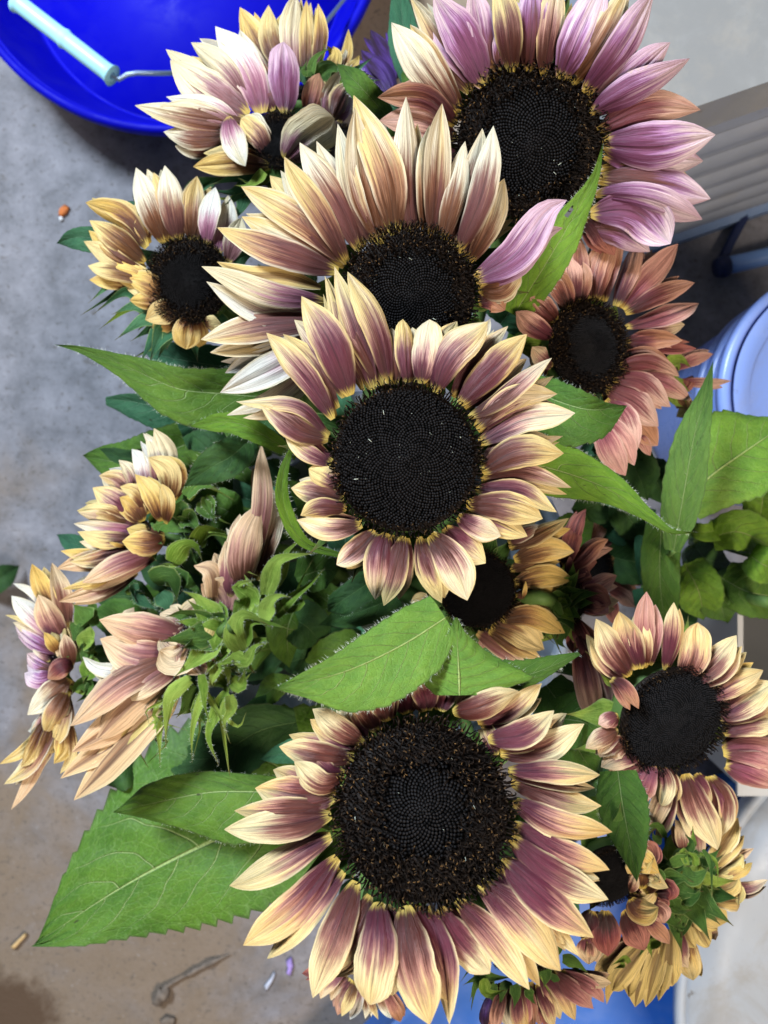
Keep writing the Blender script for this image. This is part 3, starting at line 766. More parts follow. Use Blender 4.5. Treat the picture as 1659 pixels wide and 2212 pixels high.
# grey ribbed storage bin, upper right
def ribbed_bin():
    A = P(1440, 516, .95)[:2]; B = P(1760, 405, .95)[:2]
    u = nrm(B - A); nn = np.array([u[1], -u[0]])            # outward, towards the flowers
    A = A - u * .20; B = B + u * .3
    root = empty('ribbed_bin', (A[0], A[1], 0)); ORG[root.name] = np.array([A[0], A[1], 0.0])
    tag(root, 'grey ribbed plastic storage bin behind the lilac flower', 'storage bin')
    hgt = .40; dep = .35
    p3 = lambda a, o, z: np.array([*(A + u * (a - min(0, o) * (.45 if a < .1 else 0)) + nn * o), z])
    Lw = np.linalg.norm(B - A)
    v = [p3(0, 0, .002), p3(Lw, 0, .002), p3(Lw, -dep, .002), p3(0, -dep, .002), p3(0, .0, hgt), p3(Lw, .0, hgt), p3(Lw, -dep, hgt), p3(0, -dep, hgt)]
    mesh_obj('body', v, [(3, 2, 1, 0), (0, 1, 5, 4), (1, 2, 6, 5), (2, 3, 7, 6), (3, 0, 4, 7), (4, 5, 6, 7)], GREY, root, smooth=False)
    for i in range(6):                                       # moulded horizontal ribs
        z = .035 + i * .052; prof = [(0.0004, -.022), (.0032, -.013), (.0042, 0), (.0032, .013), (.0004, .022)]
        vv, ff = [], []
        for o, dz in prof: vv += [p3(0, o, z + dz), p3(Lw, o, z + dz)]
        for j in range(4): ff.append((2 * j, 2 * j + 1, 2 * j + 3, 2 * j + 2))
        mesh_obj('rib', vv, ff, GREY, root)
    z = .012; vv, ff = [], []
    for o, dz in [(0.0004, -.012), (.012, -.010), (.012, .006), (.0004, .010)]: vv += [p3(0, o, z + dz), p3(Lw, o, z + dz)]
    for j in range(3): ff.append((2 * j, 2 * j + 1, 2 * j + 3, 2 * j + 2))
    mesh_obj('foot_rail', vv, ff, plastic('slate_blue_plastic', (.12, .19, .34), .4, .4), root, smooth=False)
    v = []
    for o0, o1, z0, z1 in [(.014, -dep - .014, hgt - .02, hgt + .012)]:
        v = [p3(-.014, o0, z0), p3(Lw + .014, o0, z0), p3(Lw + .014, o1, z0), p3(-.014, o1, z0), p3(-.01, o0 - .006, z1), p3(Lw + .01, o0 - .006, z1), p3(Lw + .01, o1 + .006, z1), p3(-.01, o1 + .006, z1)]
    mesh_obj('lid', v, [(3, 2, 1, 0), (0, 1, 5, 4), (1, 2, 6, 5), (2, 3, 7, 6), (3, 0, 4, 7), (4, 5, 6, 7)], plastic('warm_grey_plastic', (.20, .20, .20), .5, .3, dirt=.4), root, smooth=False)
ribbed_bin()

# tubular stand leg with a rubber foot
lg = empty('stand_leg', P(1565, 575, .93)); ORG[lg.name] = P(1565, 575, .93)
tag(lg, 'blue painted tubular stand leg with dark rubber cap', 'stand leg')
tube('tube', lg, LEGM, [P(1562, 576, .925), P(1640, 558, .922), P(1900, 495, .915)], [.0105, .0105], 14, 12)
tube('rubber_cap', lg, CAPM, [P(1546, 580, .925), P(1556, 577.5, .925), P(1572, 574, .925)], [.0105, .0135, .0125], 14, 6)
tube('dark_rod', lg, CAPM, [P(1556, 568, .931), P(1590, 500, .935), P(1625, 440, .938)], [.006, .006], 8, 6)  # thin dark tube slanting away from the cap

# ---- litter on the floor
def flake(name, label, cat, pts, d, th, mat):
    c = np.mean([P(*p, d) for p in pts], axis=0)
    n = len(pts); v = [P(*p, d) for p in pts] + [P(*p, d) + np.array([0, 0, th]) + (c - P(*p, d)) * .25 for p in pts]
    f = [tuple(range(n))[::-1], tuple(range(n, 2 * n))] + [(i, (i + 1) % n, n + (i + 1) % n, n + i) for i in range(n)]
    o = mesh_obj(name, v, f, mat, origin=(c[0], c[1], .001)); tag(o, label, cat); return o
def flat(name, c, rough=.7):
    m, nt = new_mat(name); b = NB(nt); tc = b.n('ShaderNodeTexCoord'); f = b.noise(tc.outputs['Object'], 120, 4)
    b.surf(b.mix(b.smooth(f, .3, .7), c, tuple(x * .55 for x in c)), rough, .3, b.bump(f, .4, .001)); return m
flake('petal_scrap', 'small orange petal scrap on the concrete', 'petal scrap', [(128, 452), (140, 441), (151, 448), (146, 462), (134, 470), (126, 466)], .948, .003, flat('orange_scrap', (.60, .17, .04)))
flake('lint_scrap', 'tiny white scrap beside the orange petal scrap', 'scrap', [(127, 470), (135, 466), (138, 475), (130, 480)], .949, .002, flat('white_scrap', (.7, .7, .72)))
flake('straw_bit', 'short tan bit of straw on the floor by the big leaf tip', 'straw', [(22, 2046), (54, 2014), (60, 2018), (30, 2052)], .947, .003, flat('straw', (.62, .42, .20)))
wilt = empty('dry_stalk', P(400, 2110, .949)); ORG[wilt.name] = P(400, 2110, .949)
tag(wilt, 'dried brown stalk with a shrivelled bud on the concrete', 'stalk')
DRY = flat('dry_brown', (.17, .135, .11))
tube('twig', wilt, DRY, [P(352, 2135, .944), P(400, 2108, .945), P(450, 2082, .945), P(498, 2062, .947)], [.0022, .0018, .0012, .0034, .0024, .0042, .0012, .0005], 7, 22)
tube('bud', wilt, DRY, [P(336, 2168, .946), P(346, 2152, .942), P(357, 2142, .943), P(358, 2124, .946)], [.002, .0085, .006, .010, .005, .001], 7, 12)
flake('dark_scrap', 'dark shrivelled scrap below the dry stalk on the floor', 'scrap', [(345, 2205), (360, 2192), (380, 2198), (378, 2215), (350, 2218)], .947, .003, DRY)
flake('lilac_petal', 'fallen lilac floret on the concrete below the big leaf', 'petal scrap', [(618, 2075), (630, 2066), (634, 2085), (628, 2108), (618, 2104), (622, 2090)], .947, .003, flat('lilac_scrap', (.42, .30, .72)))
flake('pale_petal', 'pale blue fallen petal beside the lilac floret', 'petal scrap', [(570, 2130), (584, 2112), (592, 2098), (596, 2104), (584, 2128), (574, 2142)], .948, .002, flat('pale_scrap', (.55, .58, .70)))
w2 = empty('fallen_leaf', P(10, 1250, .93)); ORG[w2.name] = P(10, 1250, .93)
tag(w2, 'torn green leaf lying on the concrete at the slab edge', 'leaf')
leaf(w2, M_D, [(-40, 1270), (0, 1250), (42, 1222)], [20, 34, 26, 0], [20, 30, 24, 0], .935, .94, 'dark', .3, name='blade')
q = P(30, 2150, .95)

# ================================================================== the sunflowers
S = sunflower
S('F1', 'large open sunflower with a wide black disc and full ring of mauve-cream rays', MA, (835, 660), 352, .300, (0, .30, .95), 'mauve', [
 (760,1045,800,1250,850,1522,188,{'z':4}), (850,1045,910,1250,935,1518,118), (655,1030,650,1230,618,1440,165,{'blunt':.7,'z':2}), (565,945,505,1150,383,1408,140,{'z':2}),
 (620,1000,490,1310,95,{'z':-4}), (515,905,205,1252,118,{'z':-2}), (490,850,330,1050,108,1195,150,{'z':2}), (465,765,280,880,53,948,150), (465,680,290,720,36,738,140,{'z':3}),
 (485,595,320,610,160,573,165,{'z':1}), (512,530,430,545,318,462,112,{'z':4,'cup':.3}), (555,455,400,430,256,404,110), (592,388,500,340,390,255,118,{'z':3}),
 (645,345,600,260,540,190,110), (690,305,665,230,630,150,115,{'z':3}), (765,275,745,210,720,130,120), (850,263,840,200,815,125,115,{'z':2}), (905,265,925,200,940,130,110), (985,290,1010,240,1050,170,100,{'z':-3}), (610,380,560,300,500,230,90,{'z':-3}), (955,270,1060,255,1215,185,118,{'z':5,'arch':.2,'cup':.3}),
 (1050,310,1180,255,1305,150,95), (1092,378,1240,350,1357,262,122,{'z':3}), (1140,432,1310,410,1478,317,120), (1172,500,1340,505,1540,518,108,{'z':2}), (1185,552,1370,620,1547,630,115),
 (1195,625,1380,715,1590,745,120,{'z':2}), (1195,712,1380,835,1579,898,115,{'z':-1}), (1182,772,1360,920,1574,1018,128), (1148,855,1320,1030,1514,1172,150,{'z':3}),
 (1062,948,1240,1120,1386,1302,165), (965,1018,1110,1180,1256,1382,118,{'z':4}), (900,1050,1000,1200,1092,1322,125,{'z':-4,'blunt':.6}),
 (1150,900,1330,1100,1456,1247,95,{'z':-5}), (1080,980,1200,1200,1300,1366,85,{'z':-5}), (1130,440,1090,330,1060,300,60,{'z':-3}),
 (545,480,510,500,120,{'z':-3,'map':MA}), (700,1040,560,1270,470,1330,70,{'z':-6})], 'wide', lint=8)

S('F2', 'sunflower with a tight round seeded disc and short rose-cream rays all round', MB, (790, 890), 338, .330, (0, .04, 1), 'rose', [
 (715,550,640,300,527,48,158,{'z':5}), (645,578,560,300,472,22,108,{'z':2}), (540,605,450,360,318,158,172,{'z':4}), (485,662,390,470,228,335,95,{'z':-1}), (462,712,320,520,168,318,125,{'z':3}),
 (445,785,300,640,26,628,92,{'z':-2}), (440,800,330,760,128,655,125,{'z':1}), (452,912,350,860,245,782,92,{'z':3}), (492,1012,430,972,352,935,100,{'blunt':.5,'z':1}), (508,1080,400,1050,273,1020,112),
 (522,1115,400,1110,315,1145,95,{'z':1}), (592,1188,440,1215,298,1168,112,{'z':3}), (655,1215,570,1290,478,1368,112,{'blunt':.5}), (705,1225,680,1370,643,1522,175,{'z':3}),
 (778,1238,740,1420,690,1552,118), (850,1240,890,1390,950,1540,105), (900,1232,1000,1370,1072,1524,170,{'z':4}), (965,1198,1060,1290,1145,1364,150), (1022,1152,1120,1205,1218,1238,110,{'z':2}),
 (1062,1098,1230,1110,1405,1162,150,{'z':3}), (1100,1025,1300,1030,1467,1135,110), (1128,982,1320,955,1535,1012,95,{'z':-2}), (1132,945,1300,860,1500,862,152,{'z':4}), (1122,818,1320,715,1552,684,152,{'z':2}),
 (1105,752,1280,620,1468,590,115,{'z':-1}), (1072,702,1240,590,1455,448,112,{'z':3}), (1032,645,1180,500,1332,325,152,{'z':1}), (1000,612,1120,430,1250,292,100,{'z':-2}), (922,592,1000,430,1150,265,175,{'z':5,'cup':.3}),
 (860,552,880,400,895,262,150,{'blunt':1,'z':2,'cup':.28}), (800,552,790,400,770,262,105,{'blunt':1}), (925,560,935,400,945,300,110,{'blunt':.8,'z':-2}), (600,582,490,300,425,65,52,{'z':-4}), (1110,900,1495,782,62,{'z':-5}), (745,555,735,420,725,300,80,{'z':-3,'blunt':.8})], 'tight', lint=20)

S('F3', 'straw and brown sunflower tucked behind the seeded one, tall rays standing up', MC, (950, 945), 300, .372, (0, -.2, .98), 'straw', [
 (668,792,480,600,178,468,138,{'z':1}), (722,742,620,500,450,253,150,{'z':-2}), (662,795,540,580,388,313,142,{'z':4}), (820,712,740,450,695,95,152,{'z':5}), (878,672,830,380,700,38,170,{'z':-2}),
 (955,680,930,400,930,48,130,{'z':2}), (1045,685,1080,420,1092,78,140,{'z':4}), (1095,702,1160,460,1195,248,112,{'z':-2}), (1165,748,1270,480,1325,178,132,{'z':3}), (1215,790,1310,620,1372,415,110,{'z':1}),
 (1238,872,1420,760,1560,570,1652,512,165,{'z':8,'pal':'lilac'}), (1255,915,1360,900,1435,800,140,{'z':-3}), (625,832,380,740,78,640,150,{'z':2}), (545,905,380,850,230,840,78,788,105,{'z':5,'back':True}),
 (560,972,300,950,10,803,118,{'z':3,'pal':'pale'}), (560,1010,300,1020,28,893,125,{'z':0,'pal':'pale'}), (600,1060,300,1090,6,1142,155,{'z':2}), (600,1090,300,1220,92,1232,105,{'z':-6,'pal':'pale'}), (600,1130,350,1270,88,1372,150,{'z':-4,'pal':'pale'}), (600,1180,350,1400,120,1478,95,{'z':-8,'pal':'pale'}),
 (500,640,400,500,320,400,110,{'z':-8,'pal':'yellow'}), (1255,975,1320,960,1375,1010,120,{'z':-4,'pal':'copper'}), (1180,1190,1280,1100,1310,1050,60,{'z':-2,'pal':'straw'}),
 (1180,760,1330,640,1410,600,70,{'z':-4})], 'ring', lint=10)

S('F4', 'big lilac-rayed sunflower with bluish black domed disc near the grey bin', M2, (625, 615), 318, .400, (-.12, -.38, .92), 'lilac', [
 (322,492,190,310,30,98,140,{'pal':'straw','z':4}), (372,402,260,220,105,-15,112,{'pal':'straw','z':1}), (432,372,330,160,220,-40,165,{'pal':'lilac','z':3}), (472,352,430,150,370,-70,120,{'z':-1,'pal':'lilac'}), (552,312,530,100,480,-120,128,{'z':2,'pal':'rose'}),
 (622,312,640,80,645,-130,118,{'z':3,'pal':'lilac'}), (690,332,730,100,765,-120,125,{'z':1,'pal':'rose'}), (762,342,850,160,960,-85,158,{'z':4}), (812,362,940,180,1062,-65,128,{'z':-1,'pal':'straw'}), (868,402,1020,220,1172,-40,150,{'z':3,'pal':'lilac'}),
 (892,492,1080,390,1318,243,150,{'z':2}), (922,562,1140,480,1368,480,128,{'z':-1,'pal':'pink'}), (945,622,1180,620,1433,578,198,{'z':4}), (932,730,1150,720,1337,792,90,{'z':-4,'pal':'yellow'}), (928,772,1170,790,1412,860,150,{'z':1}),
 (916,842,1150,870,1380,936,148,{'z':3}), (892,922,1080,920,1240,1050,190,{'z':6,'blunt':.4}), (882,985,1020,1010,1150,1085,130,{'z':0}), (310,540,180,410,-30,430,120,{'pal':'copper','arch':.2,'z':1}), (318,600,160,520,-20,525,130,{'pal':'copper'}), (330,690,180,640,20,600,130,{'pal':'copper','z':-4}), (345,740,180,720,30,690,110,{'pal':'peach','z':-7}),
 (500,305,495,220,485,135,55,{'z':2}), (400,385,250,230,150,60,60,{'z':-5,'pal':'yellow'}), (520,330,440,190,410,60,70,{'z':-5,'pal':'yellow'}), (655,320,700,140,700,-60,60,{'z':-5,'pal':'yellow'}), (740,340,800,180,850,0,60,{'z':-5,'pal':'yellow'}), (870,940,960,1040,1000,1100,120,{'z':-3,'pal':'wine'})], 'ring', lint=12)

S('F5', 'pale rose sunflower with ragged curled rays leaning over the blue tub', M1, (1205, 610), 128, .440, (-.15, .1, .97), 'pale', [
 (1130,490,1060,320,932,112,160,{'z':5}), (1232,495,1225,340,1225,180,140,{'z':6,'blunt':.7,'pal':'lilac'}), (1075,440,980,290,822,188,100,{'z':2}), (1072,505,900,400,735,262,185,{'z':8,'pal':'pale'}), (1050,450,860,320,712,222,110,{'z':1}),
 (1090,545,860,520,582,452,110,{'z':4,'pal':'straw'}), (1040,560,860,490,690,458,95,{'z':7}), (980,590,850,600,706,570,105,{'z':-2,'pal':'straw'}), (1155,668,1118,590,1040,512,105,{'z':6,'pal':'straw','blunt':.6}), (985,505,1000,590,1062,718,112,{'z':19,'pal':'pale'}),
 (1168,718,1020,700,835,722,105,{'z':5,'pal':'yellow'}), (1235,690,1330,590,1440,505,210,{'z':14,'blunt':1,'pal':'pale'}), (1150,440,1130,340,1110,250,100,{'z':-3,'pal':'copper'}), (1000,400,900,290,830,240,95,{'z':-4,'pal':'yellow'}), (1180,480,1150,380,1160,300,90,{'z':-3,'pal':'copper'})], 'ring', bmat='blue',
 bracts=[(1130,740,1040,760,900,800,80,{'z':-6}), (1100,760,1000,830,890,810,60,{'z':-10}), (1140,740,1080,800,1010,800,70,{'z':4,'mat':'bright'}), (1080,780,1000,870,930,915,60,{'z':-12}), (1200,720,1180,790,1130,800,70,{'z':0,'mat':'mid'}),(1060,820,1040,900,1000,960,80,{'z':-14})])

S('F18', 'yellow sunflower facing the blue tub, rays pointing away above the pale one', M1, (1300, 400), 120, .480, (0, .85, .5), 'yellow', [
 (1150,290,1100,160,1033,33,100), (1190,290,1165,150,1160,22,98), (1275,340,1260,160,1278,-30,100,{'pal':'pale','z':3}), (1330,330,1330,160,1325,0,70,{'z':4}), (1370,320,1380,170,1372,15,62), (1430,330,1450,250,1440,200,60), (1450,330,1490,240,1510,128,55), (1500,320,1530,280,1553,240,45),
 (1300,330,1300,150,1310,-10,60,{'z':-4}), (1350,330,1345,150,1345,10,55,{'z':-4}), (1100,420,1000,330,880,180,60,{'pal':'copper'}), (1480,360,1500,250,1500,170,50,{'pal':'straw'})], 'ring', profile=True, order=.5,
 bracts=[(1340,330,1360,250,1440,200,45,{'z':10}), (1350,320,1310,310,1330,255,30,{'z':10}), (1370,330,1430,290,1490,330,90,{'z':8}), (1300,350,1330,300,1400,270,50,{'z':8,'mat':'blue'}), (1480,340,1540,300,1620,240,40,{'z':8,'mat':'blue'}), (1500,360,1570,350,1650,345,35,{'z':8,'mat':'blue'})], auto=6)

S('F19', 'small rose sunflower wedged between the pale one and the straw one', M1, (1500, 620), 105, .452, (.2, .4, .9), 'rose', [
 (1320,500,1350,400,1385,318,100,{'z':2,'pal':'copper'}), (1400,500,1420,400,1475,305,70,{'z':6,'pal':'pale'}), (1430,520,1470,420,1520,358,100,{'z':3}), (1370,520,1390,430,1400,350,70), (1470,530,1500,450,1520,400,60,{'z':-3,'pal':'lilac'}), (1340,520,1340,430,1330,360,70,{'z':-3})], 'ring')

S('F20', 'dark purple flower half hidden beside the lilac sunflower', mapper(696.8, 0, .16), (980, 1330), 260, .50, (-.2, .5, .85), 'purple', [
 (980,1080,860,720,655,392,240,{'z':-4}), (970,1320,800,980,525,668,300,{'z':5,'pal':'purple'}), (880,1330,650,1150,430,970,220), (1050,1050,980,700,870,430,160,{'z':-8}), (960,1400,760,1250,560,1120,200,{'z':-3})], 'ring', auto=8, bmat='blue')

S('F6', 'small yellow-brown sunflower over bare concrete with ragged short rays', M_D, (408, 608), 92, .455, (-.12, -.08, .98), 'straw', [
 (357,525,330,450,294,362,62,{'z':4}), (368,520,345,440,318,365,50,{'z':0,'pal':'pale'}), (388,518,375,440,351,358,60,{'z':5}), (416,522,420,450,426,380,56,{'z':2,'pal':'straw'}), (446,528,455,460,466,404,56,{'pal':'pale','z':3}), (470,545,485,480,492,420,50,{'pal':'pale'}), (492,568,510,510,522,470,50,{'pal':'pale'}),
 (318,535,260,470,188,433,62,{'z':3,'pal':'yellow'}), (316,530,270,470,202,423,40,{'z':-2,'pal':'yellow'}), (314,566,260,520,192,478,52,{'pal':'yellow','z':5}), (312,585,250,550,190,500,40,{'pal':'yellow'}), (314,588,250,555,180,523,50,{'pal':'yellow','z':4}), (325,612,270,590,190,573,52,{'pal':'yellow','z':2}),
 (345,635,300,597,228,578,58,{'pal':'yellow','z':3}), (356,645,320,615,272,598,52,{'pal':'yellow','z':4}), (364,662,325,648,280,650,40,{'pal':'yellow','z':3}), (392,674,355,676,313,688,54,{'pal':'yellow','z':3}), (414,685,405,715,400,754,62,{'pal':'yellow','z':3,'blunt':.4}), (440,698,455,700,478,700,42,{'pal':'yellow','z':4}), (306,520,298,470,300,425,26,{'pal':'yellow','z':-3}), (312,520,305,490,308,460,30,{'pal':'yellow','z':2})], 'ring', bmat='blue',
 bracts=[(300,640,250,610,190,655,34,{'z':-12}), (310,650,270,630,210,670,30,{'z':-8}), (330,670,290,660,240,680,36,{'z':-12}), (350,690,310,690,248,735,40,{'z':-12}), (380,700,350,720,322,785,55,{'z':-8}), (360,680,330,730,300,790,40,{'z':-14}), (300,520,290,460,300,430,22,{'z':-10}), (410,430,440,400,490,380,60,{'z':-16,'mat':'blue'})], auto=12)

S('F7', 'coppery rose sunflower with small oval disc beside the stand leg', M4, (885, 400), 205, .425, (.40, .02, .92), 'copper', [
 (800,235,750,140,685,48,82,{'z':4}), (832,212,820,110,795,2,98,{'z':2}), (742,285,690,230,630,185,105,{'z':5}), (727,362,640,310,570,243,108,{'z':3}), (730,475,690,450,638,398,90,{'z':3,'pal':'peach'}), (705,520,690,500,655,420,70,{'z':-3,'pal':'pink'}),
 (862,202,850,80,850,-85,85,{'z':-2}), (900,198,920,60,955,-95,95,{'z':2}), (950,202,980,50,1015,-110,95,{'z':-1}), (1000,222,1060,70,1105,-85,95,{'z':2}), (1030,232,1150,100,1262,-55,118,{'z':4,'pal':'pink'}), (1015,225,1120,60,1200,-20,90,{'z':-4}),
 (1042,252,1200,170,1342,118,92,{'z':1}), (1045,312,1200,260,1362,215,118,{'z':3,'pal':'pink'}), (1042,372,1180,355,1290,372,95,{'z':2}), (1042,372,1200,400,1352,395,72,{'z':-5,'pal':'wine'}), (1022,440,1130,430,1232,460,85,{'z':3}), (1012,482,1140,470,1277,522,118,{'z':5,'pal':'pink'}),
 (985,535,1120,560,1242,650,112,{'z':2,'pal':'pink'}), (962,572,1080,630,1180,748,145,{'z':4,'pal':'pink'}), (962,622,1030,700,1095,840,135,{'z':5,'pal':'pink'}), (905,700,970,800,1037,957,125,{'z':3,'pal':'pink'}), (1060,680,1120,740,1182,825,110,{'z':-5}), (1080,520,1200,560,1325,632,92,{'z':-4,'pal':'pink'}),
 (1000,780,1025,820,1045,875,75,{'z':-5,'pal':'pink'}), (1100,780,1130,820,1152,867,62,{'z':-7,'pal':'pink'}), (1100,330,1200,320,1300,300,80,{'z':-8,'pal':'peach'}), (880,210,880,60,900,-40,40,{'z':-6,'pal':'yellow'}), (780,250,760,160,740,70,60,{'z':-5}), (1130,120,1200,130,1260,105,35,{'z':-10,'pal':'peach'})], 'ring', bmat='bright')

S('F22', 'pink sunflower mostly hidden behind the coppery one, thin rays poking out', M4, (1180, 500), 110, .52, (.75, 0, .6), 'pink', [
 (1250,500,1340,450,1422,428,52), (1300,560,1400,550,1500,546,42), (1260,600,1300,570,1335,520,50,{'pal':'wine'}), (1270,620,1300,660,1260,700,60,{'pal':'yellow'}), (1250,460,1290,440,1320,425,50,{'pal':'yellow'})], 'ring', profile=True,
 bracts=[(1220,470,1280,450,1330,490,70,{'z':8,'mat':'bright'}), (1220,540,1280,560,1330,600,60,{'z':8,'mat':'bright'}), (1240,590,1260,640,1300,660,50,{'z':6,'mat':'bright'})], auto=4, bmat='bright')

S('F8', 'sunflower with tilted grey-black disc, pale yellow tips and drooping mauve rays', M6, (1245, 905), 245, .405, (.18, -.22, .96), 'mauve', [
 (1100,690,1060,570,1010,440,135,{'z':3}), (1062,712,980,600,915,470,130,{'z':1}), (1040,740,940,640,890,560,90,{'z':-4}), (1135,672,1130,520,1132,352,105,{'z':5,'pal':'pink'}), (1212,690,1240,560,1250,398,75,{'z':3}), (1292,735,1340,610,1362,488,132,{'z':5,'blunt':.8}),
 (1335,745,1440,660,1524,542,112,{'z':3}), (1372,782,1460,700,1568,615,85,{'z':-1,'pal':'yellow'}), (1400,815,1520,740,1640,695,105,{'z':1}), (1432,892,1560,820,1690,750,150,{'z':4}), (1462,962,1600,920,1720,905,132,{'z':2}), (1462,1042,1600,1040,1765,1085,150,{'z':4,'pal':'pink'}), (1472,1105,1580,1150,1705,1192,122,{'z':2,'pal':'pink'}),
 (985,728,1040,770,1102,858,62,{'z':18,'pal':'copper'}), (1010,885,960,910,925,925,66,{'z':3,'pal':'pink'}), (1010,950,940,980,872,1032,85,{'z':4,'pal':'peach'}), (1055,1005,980,1020,928,1065,92,{'z':3,'pal':'peach'}), (1115,1062,1030,1070,938,1112,105,{'z':5,'pal':'peach'}),
 (1160,0,1120,70,1065,195,130,{'map':M8,'z':3,'pal':'pink'}), (1192,12,1210,100,1200,192,105,{'map':M8,'z':5,'blunt':.4}), (1240,40,1200,170,1128,324,85,{'map':M8,'pal':'peach'}), (1268,62,1240,200,1158,348,88,{'map':M8,'z':2,'pal':'mauve'}), (1302,52,1360,180,1432,384,140,{'map':M8,'z':5}), (1402,60,1460,170,1450,325,125,{'map':M8,'z':2}), (1330,200,1340,320,1362,442,85,{'map':M8,'z':-5,'pal':'peach'}), (1345,50,1380,120,1400,200,70,{'map':M8,'z':-3}), (1235,30,1240,120,1230,200,60,{'map':M8,'z':-4})], 'tight', bmat='bright')

S('F9', 'shadowed sunflower under the seeded head with yellow rays on one side', M6, (405, 345), 170, .425, (.1, 0, 1), 'yellow', [
 (562,215,700,170,822,180,112,{'z':4}), (562,312,690,280,817,305,112,{'z':3}), (540,160,680,90,800,40,90,{'z':2}), (535,140,620,90,690,70,75,{'z':3,'pal':'straw'}), (502,470,640,460,782,532,105,{'z':5}), (465,492,580,530,692,603,125,{'z':4}), (452,522,560,590,682,642,85), (402,530,510,600,622,682,80,{'z':-1,'pal':'peach'}),
 (565,372,640,370,728,402,45,{'z':4}), (600,390,608,350,612,308,22,{'z':8}), (250,480,235,540,228,605,72,{'z':3,'pal':'copper'}), (210,410,160,390,115,398,72,{'z':2}), (545,260,640,230,760,225,80,{'z':-3}), (440,510,430,560,420,600,60,{'z':-3,'pal':'copper'})], 'tight',
 bracts=[(560,400,640,440,760,430,70,{'z':-10}), (540,430,660,510,740,580,70,{'z':-12})], bmat='mid', auto=9)

S('F13', 'wine red sunflower seen edge on, its dark rays drooping past the tilted disc', M6, (790, 400), 95, .44, (.72, -.15, -.5), 'wine', [
 (870,560,960,660,990,770,105,{'z':2,'pal':'copper'}), (862,640,880,790,925,928,115,{'z':4,'pal':'copper'}), (905,620,960,720,985,860,80,{'z':0,'pal':'pink'}), (840,490,910,560,968,642,45,{'z':7,'pal':'copper'}), (835,400,900,380,982,402,118,{'z':5}), (850,340,940,310,1008,288,85,{'z':1,'pal':'pink'}), (795,255,860,230,922,230,120,{'z':4}), (805,195,900,160,974,133,85,{'z':2,'pal':'copper'}),
 (810,140,840,60,872,-5,70,{'z':0}), (780,180,820,120,830,60,80,{'z':-2}), (840,360,860,330,840,410,18,{'z':9,'pal':'pink'}), (850,420,930,400,1015,385,80,{'z':-4,'pal':'peach'}), (820,470,850,540,880,640,80,{'z':3}), (845,520,880,640,900,740,60,{'z':6}), (800,300,850,290,900,300,80,{'z':-2})], 'ring', profile=True, order=.2,
 bracts=[(770,400,740,410,720,430,90,{'z':6,'mat':'bright'}), (780,430,760,470,800,500,80,{'z':6,'mat':'mid'}), (760,480,720,520,690,560,80,{'z':4,'mat':'mid'}), (790,460,800,530,830,580,50,{'z':6,'mat':'bright'}), (760,520,760,570,790,600,60,{'z':3,'mat':'mid'})], auto=6)

S('F23', 'brown faded sunflower deep in the bunch behind the wine red one', M6, (900, 260), 120, .53, (.5, .1, .8), 'copper', [
 (950,150,1010,110,1085,80,75), (960,180,1020,160,1130,110,60,{'pal':'peach'}), (950,230,1000,220,1060,190,60,{'pal':'yellow'}), (960,280,1030,280,1110,320,80), (960,330,1030,360,1090,420,90), (940,360,980,430,1020,500,80,{'pal':'wine'}), (900,140,930,80,960,30,70,{'pal':'peach'}), (930,160,960,120,1040,60,70)], 'ring', auto=6)

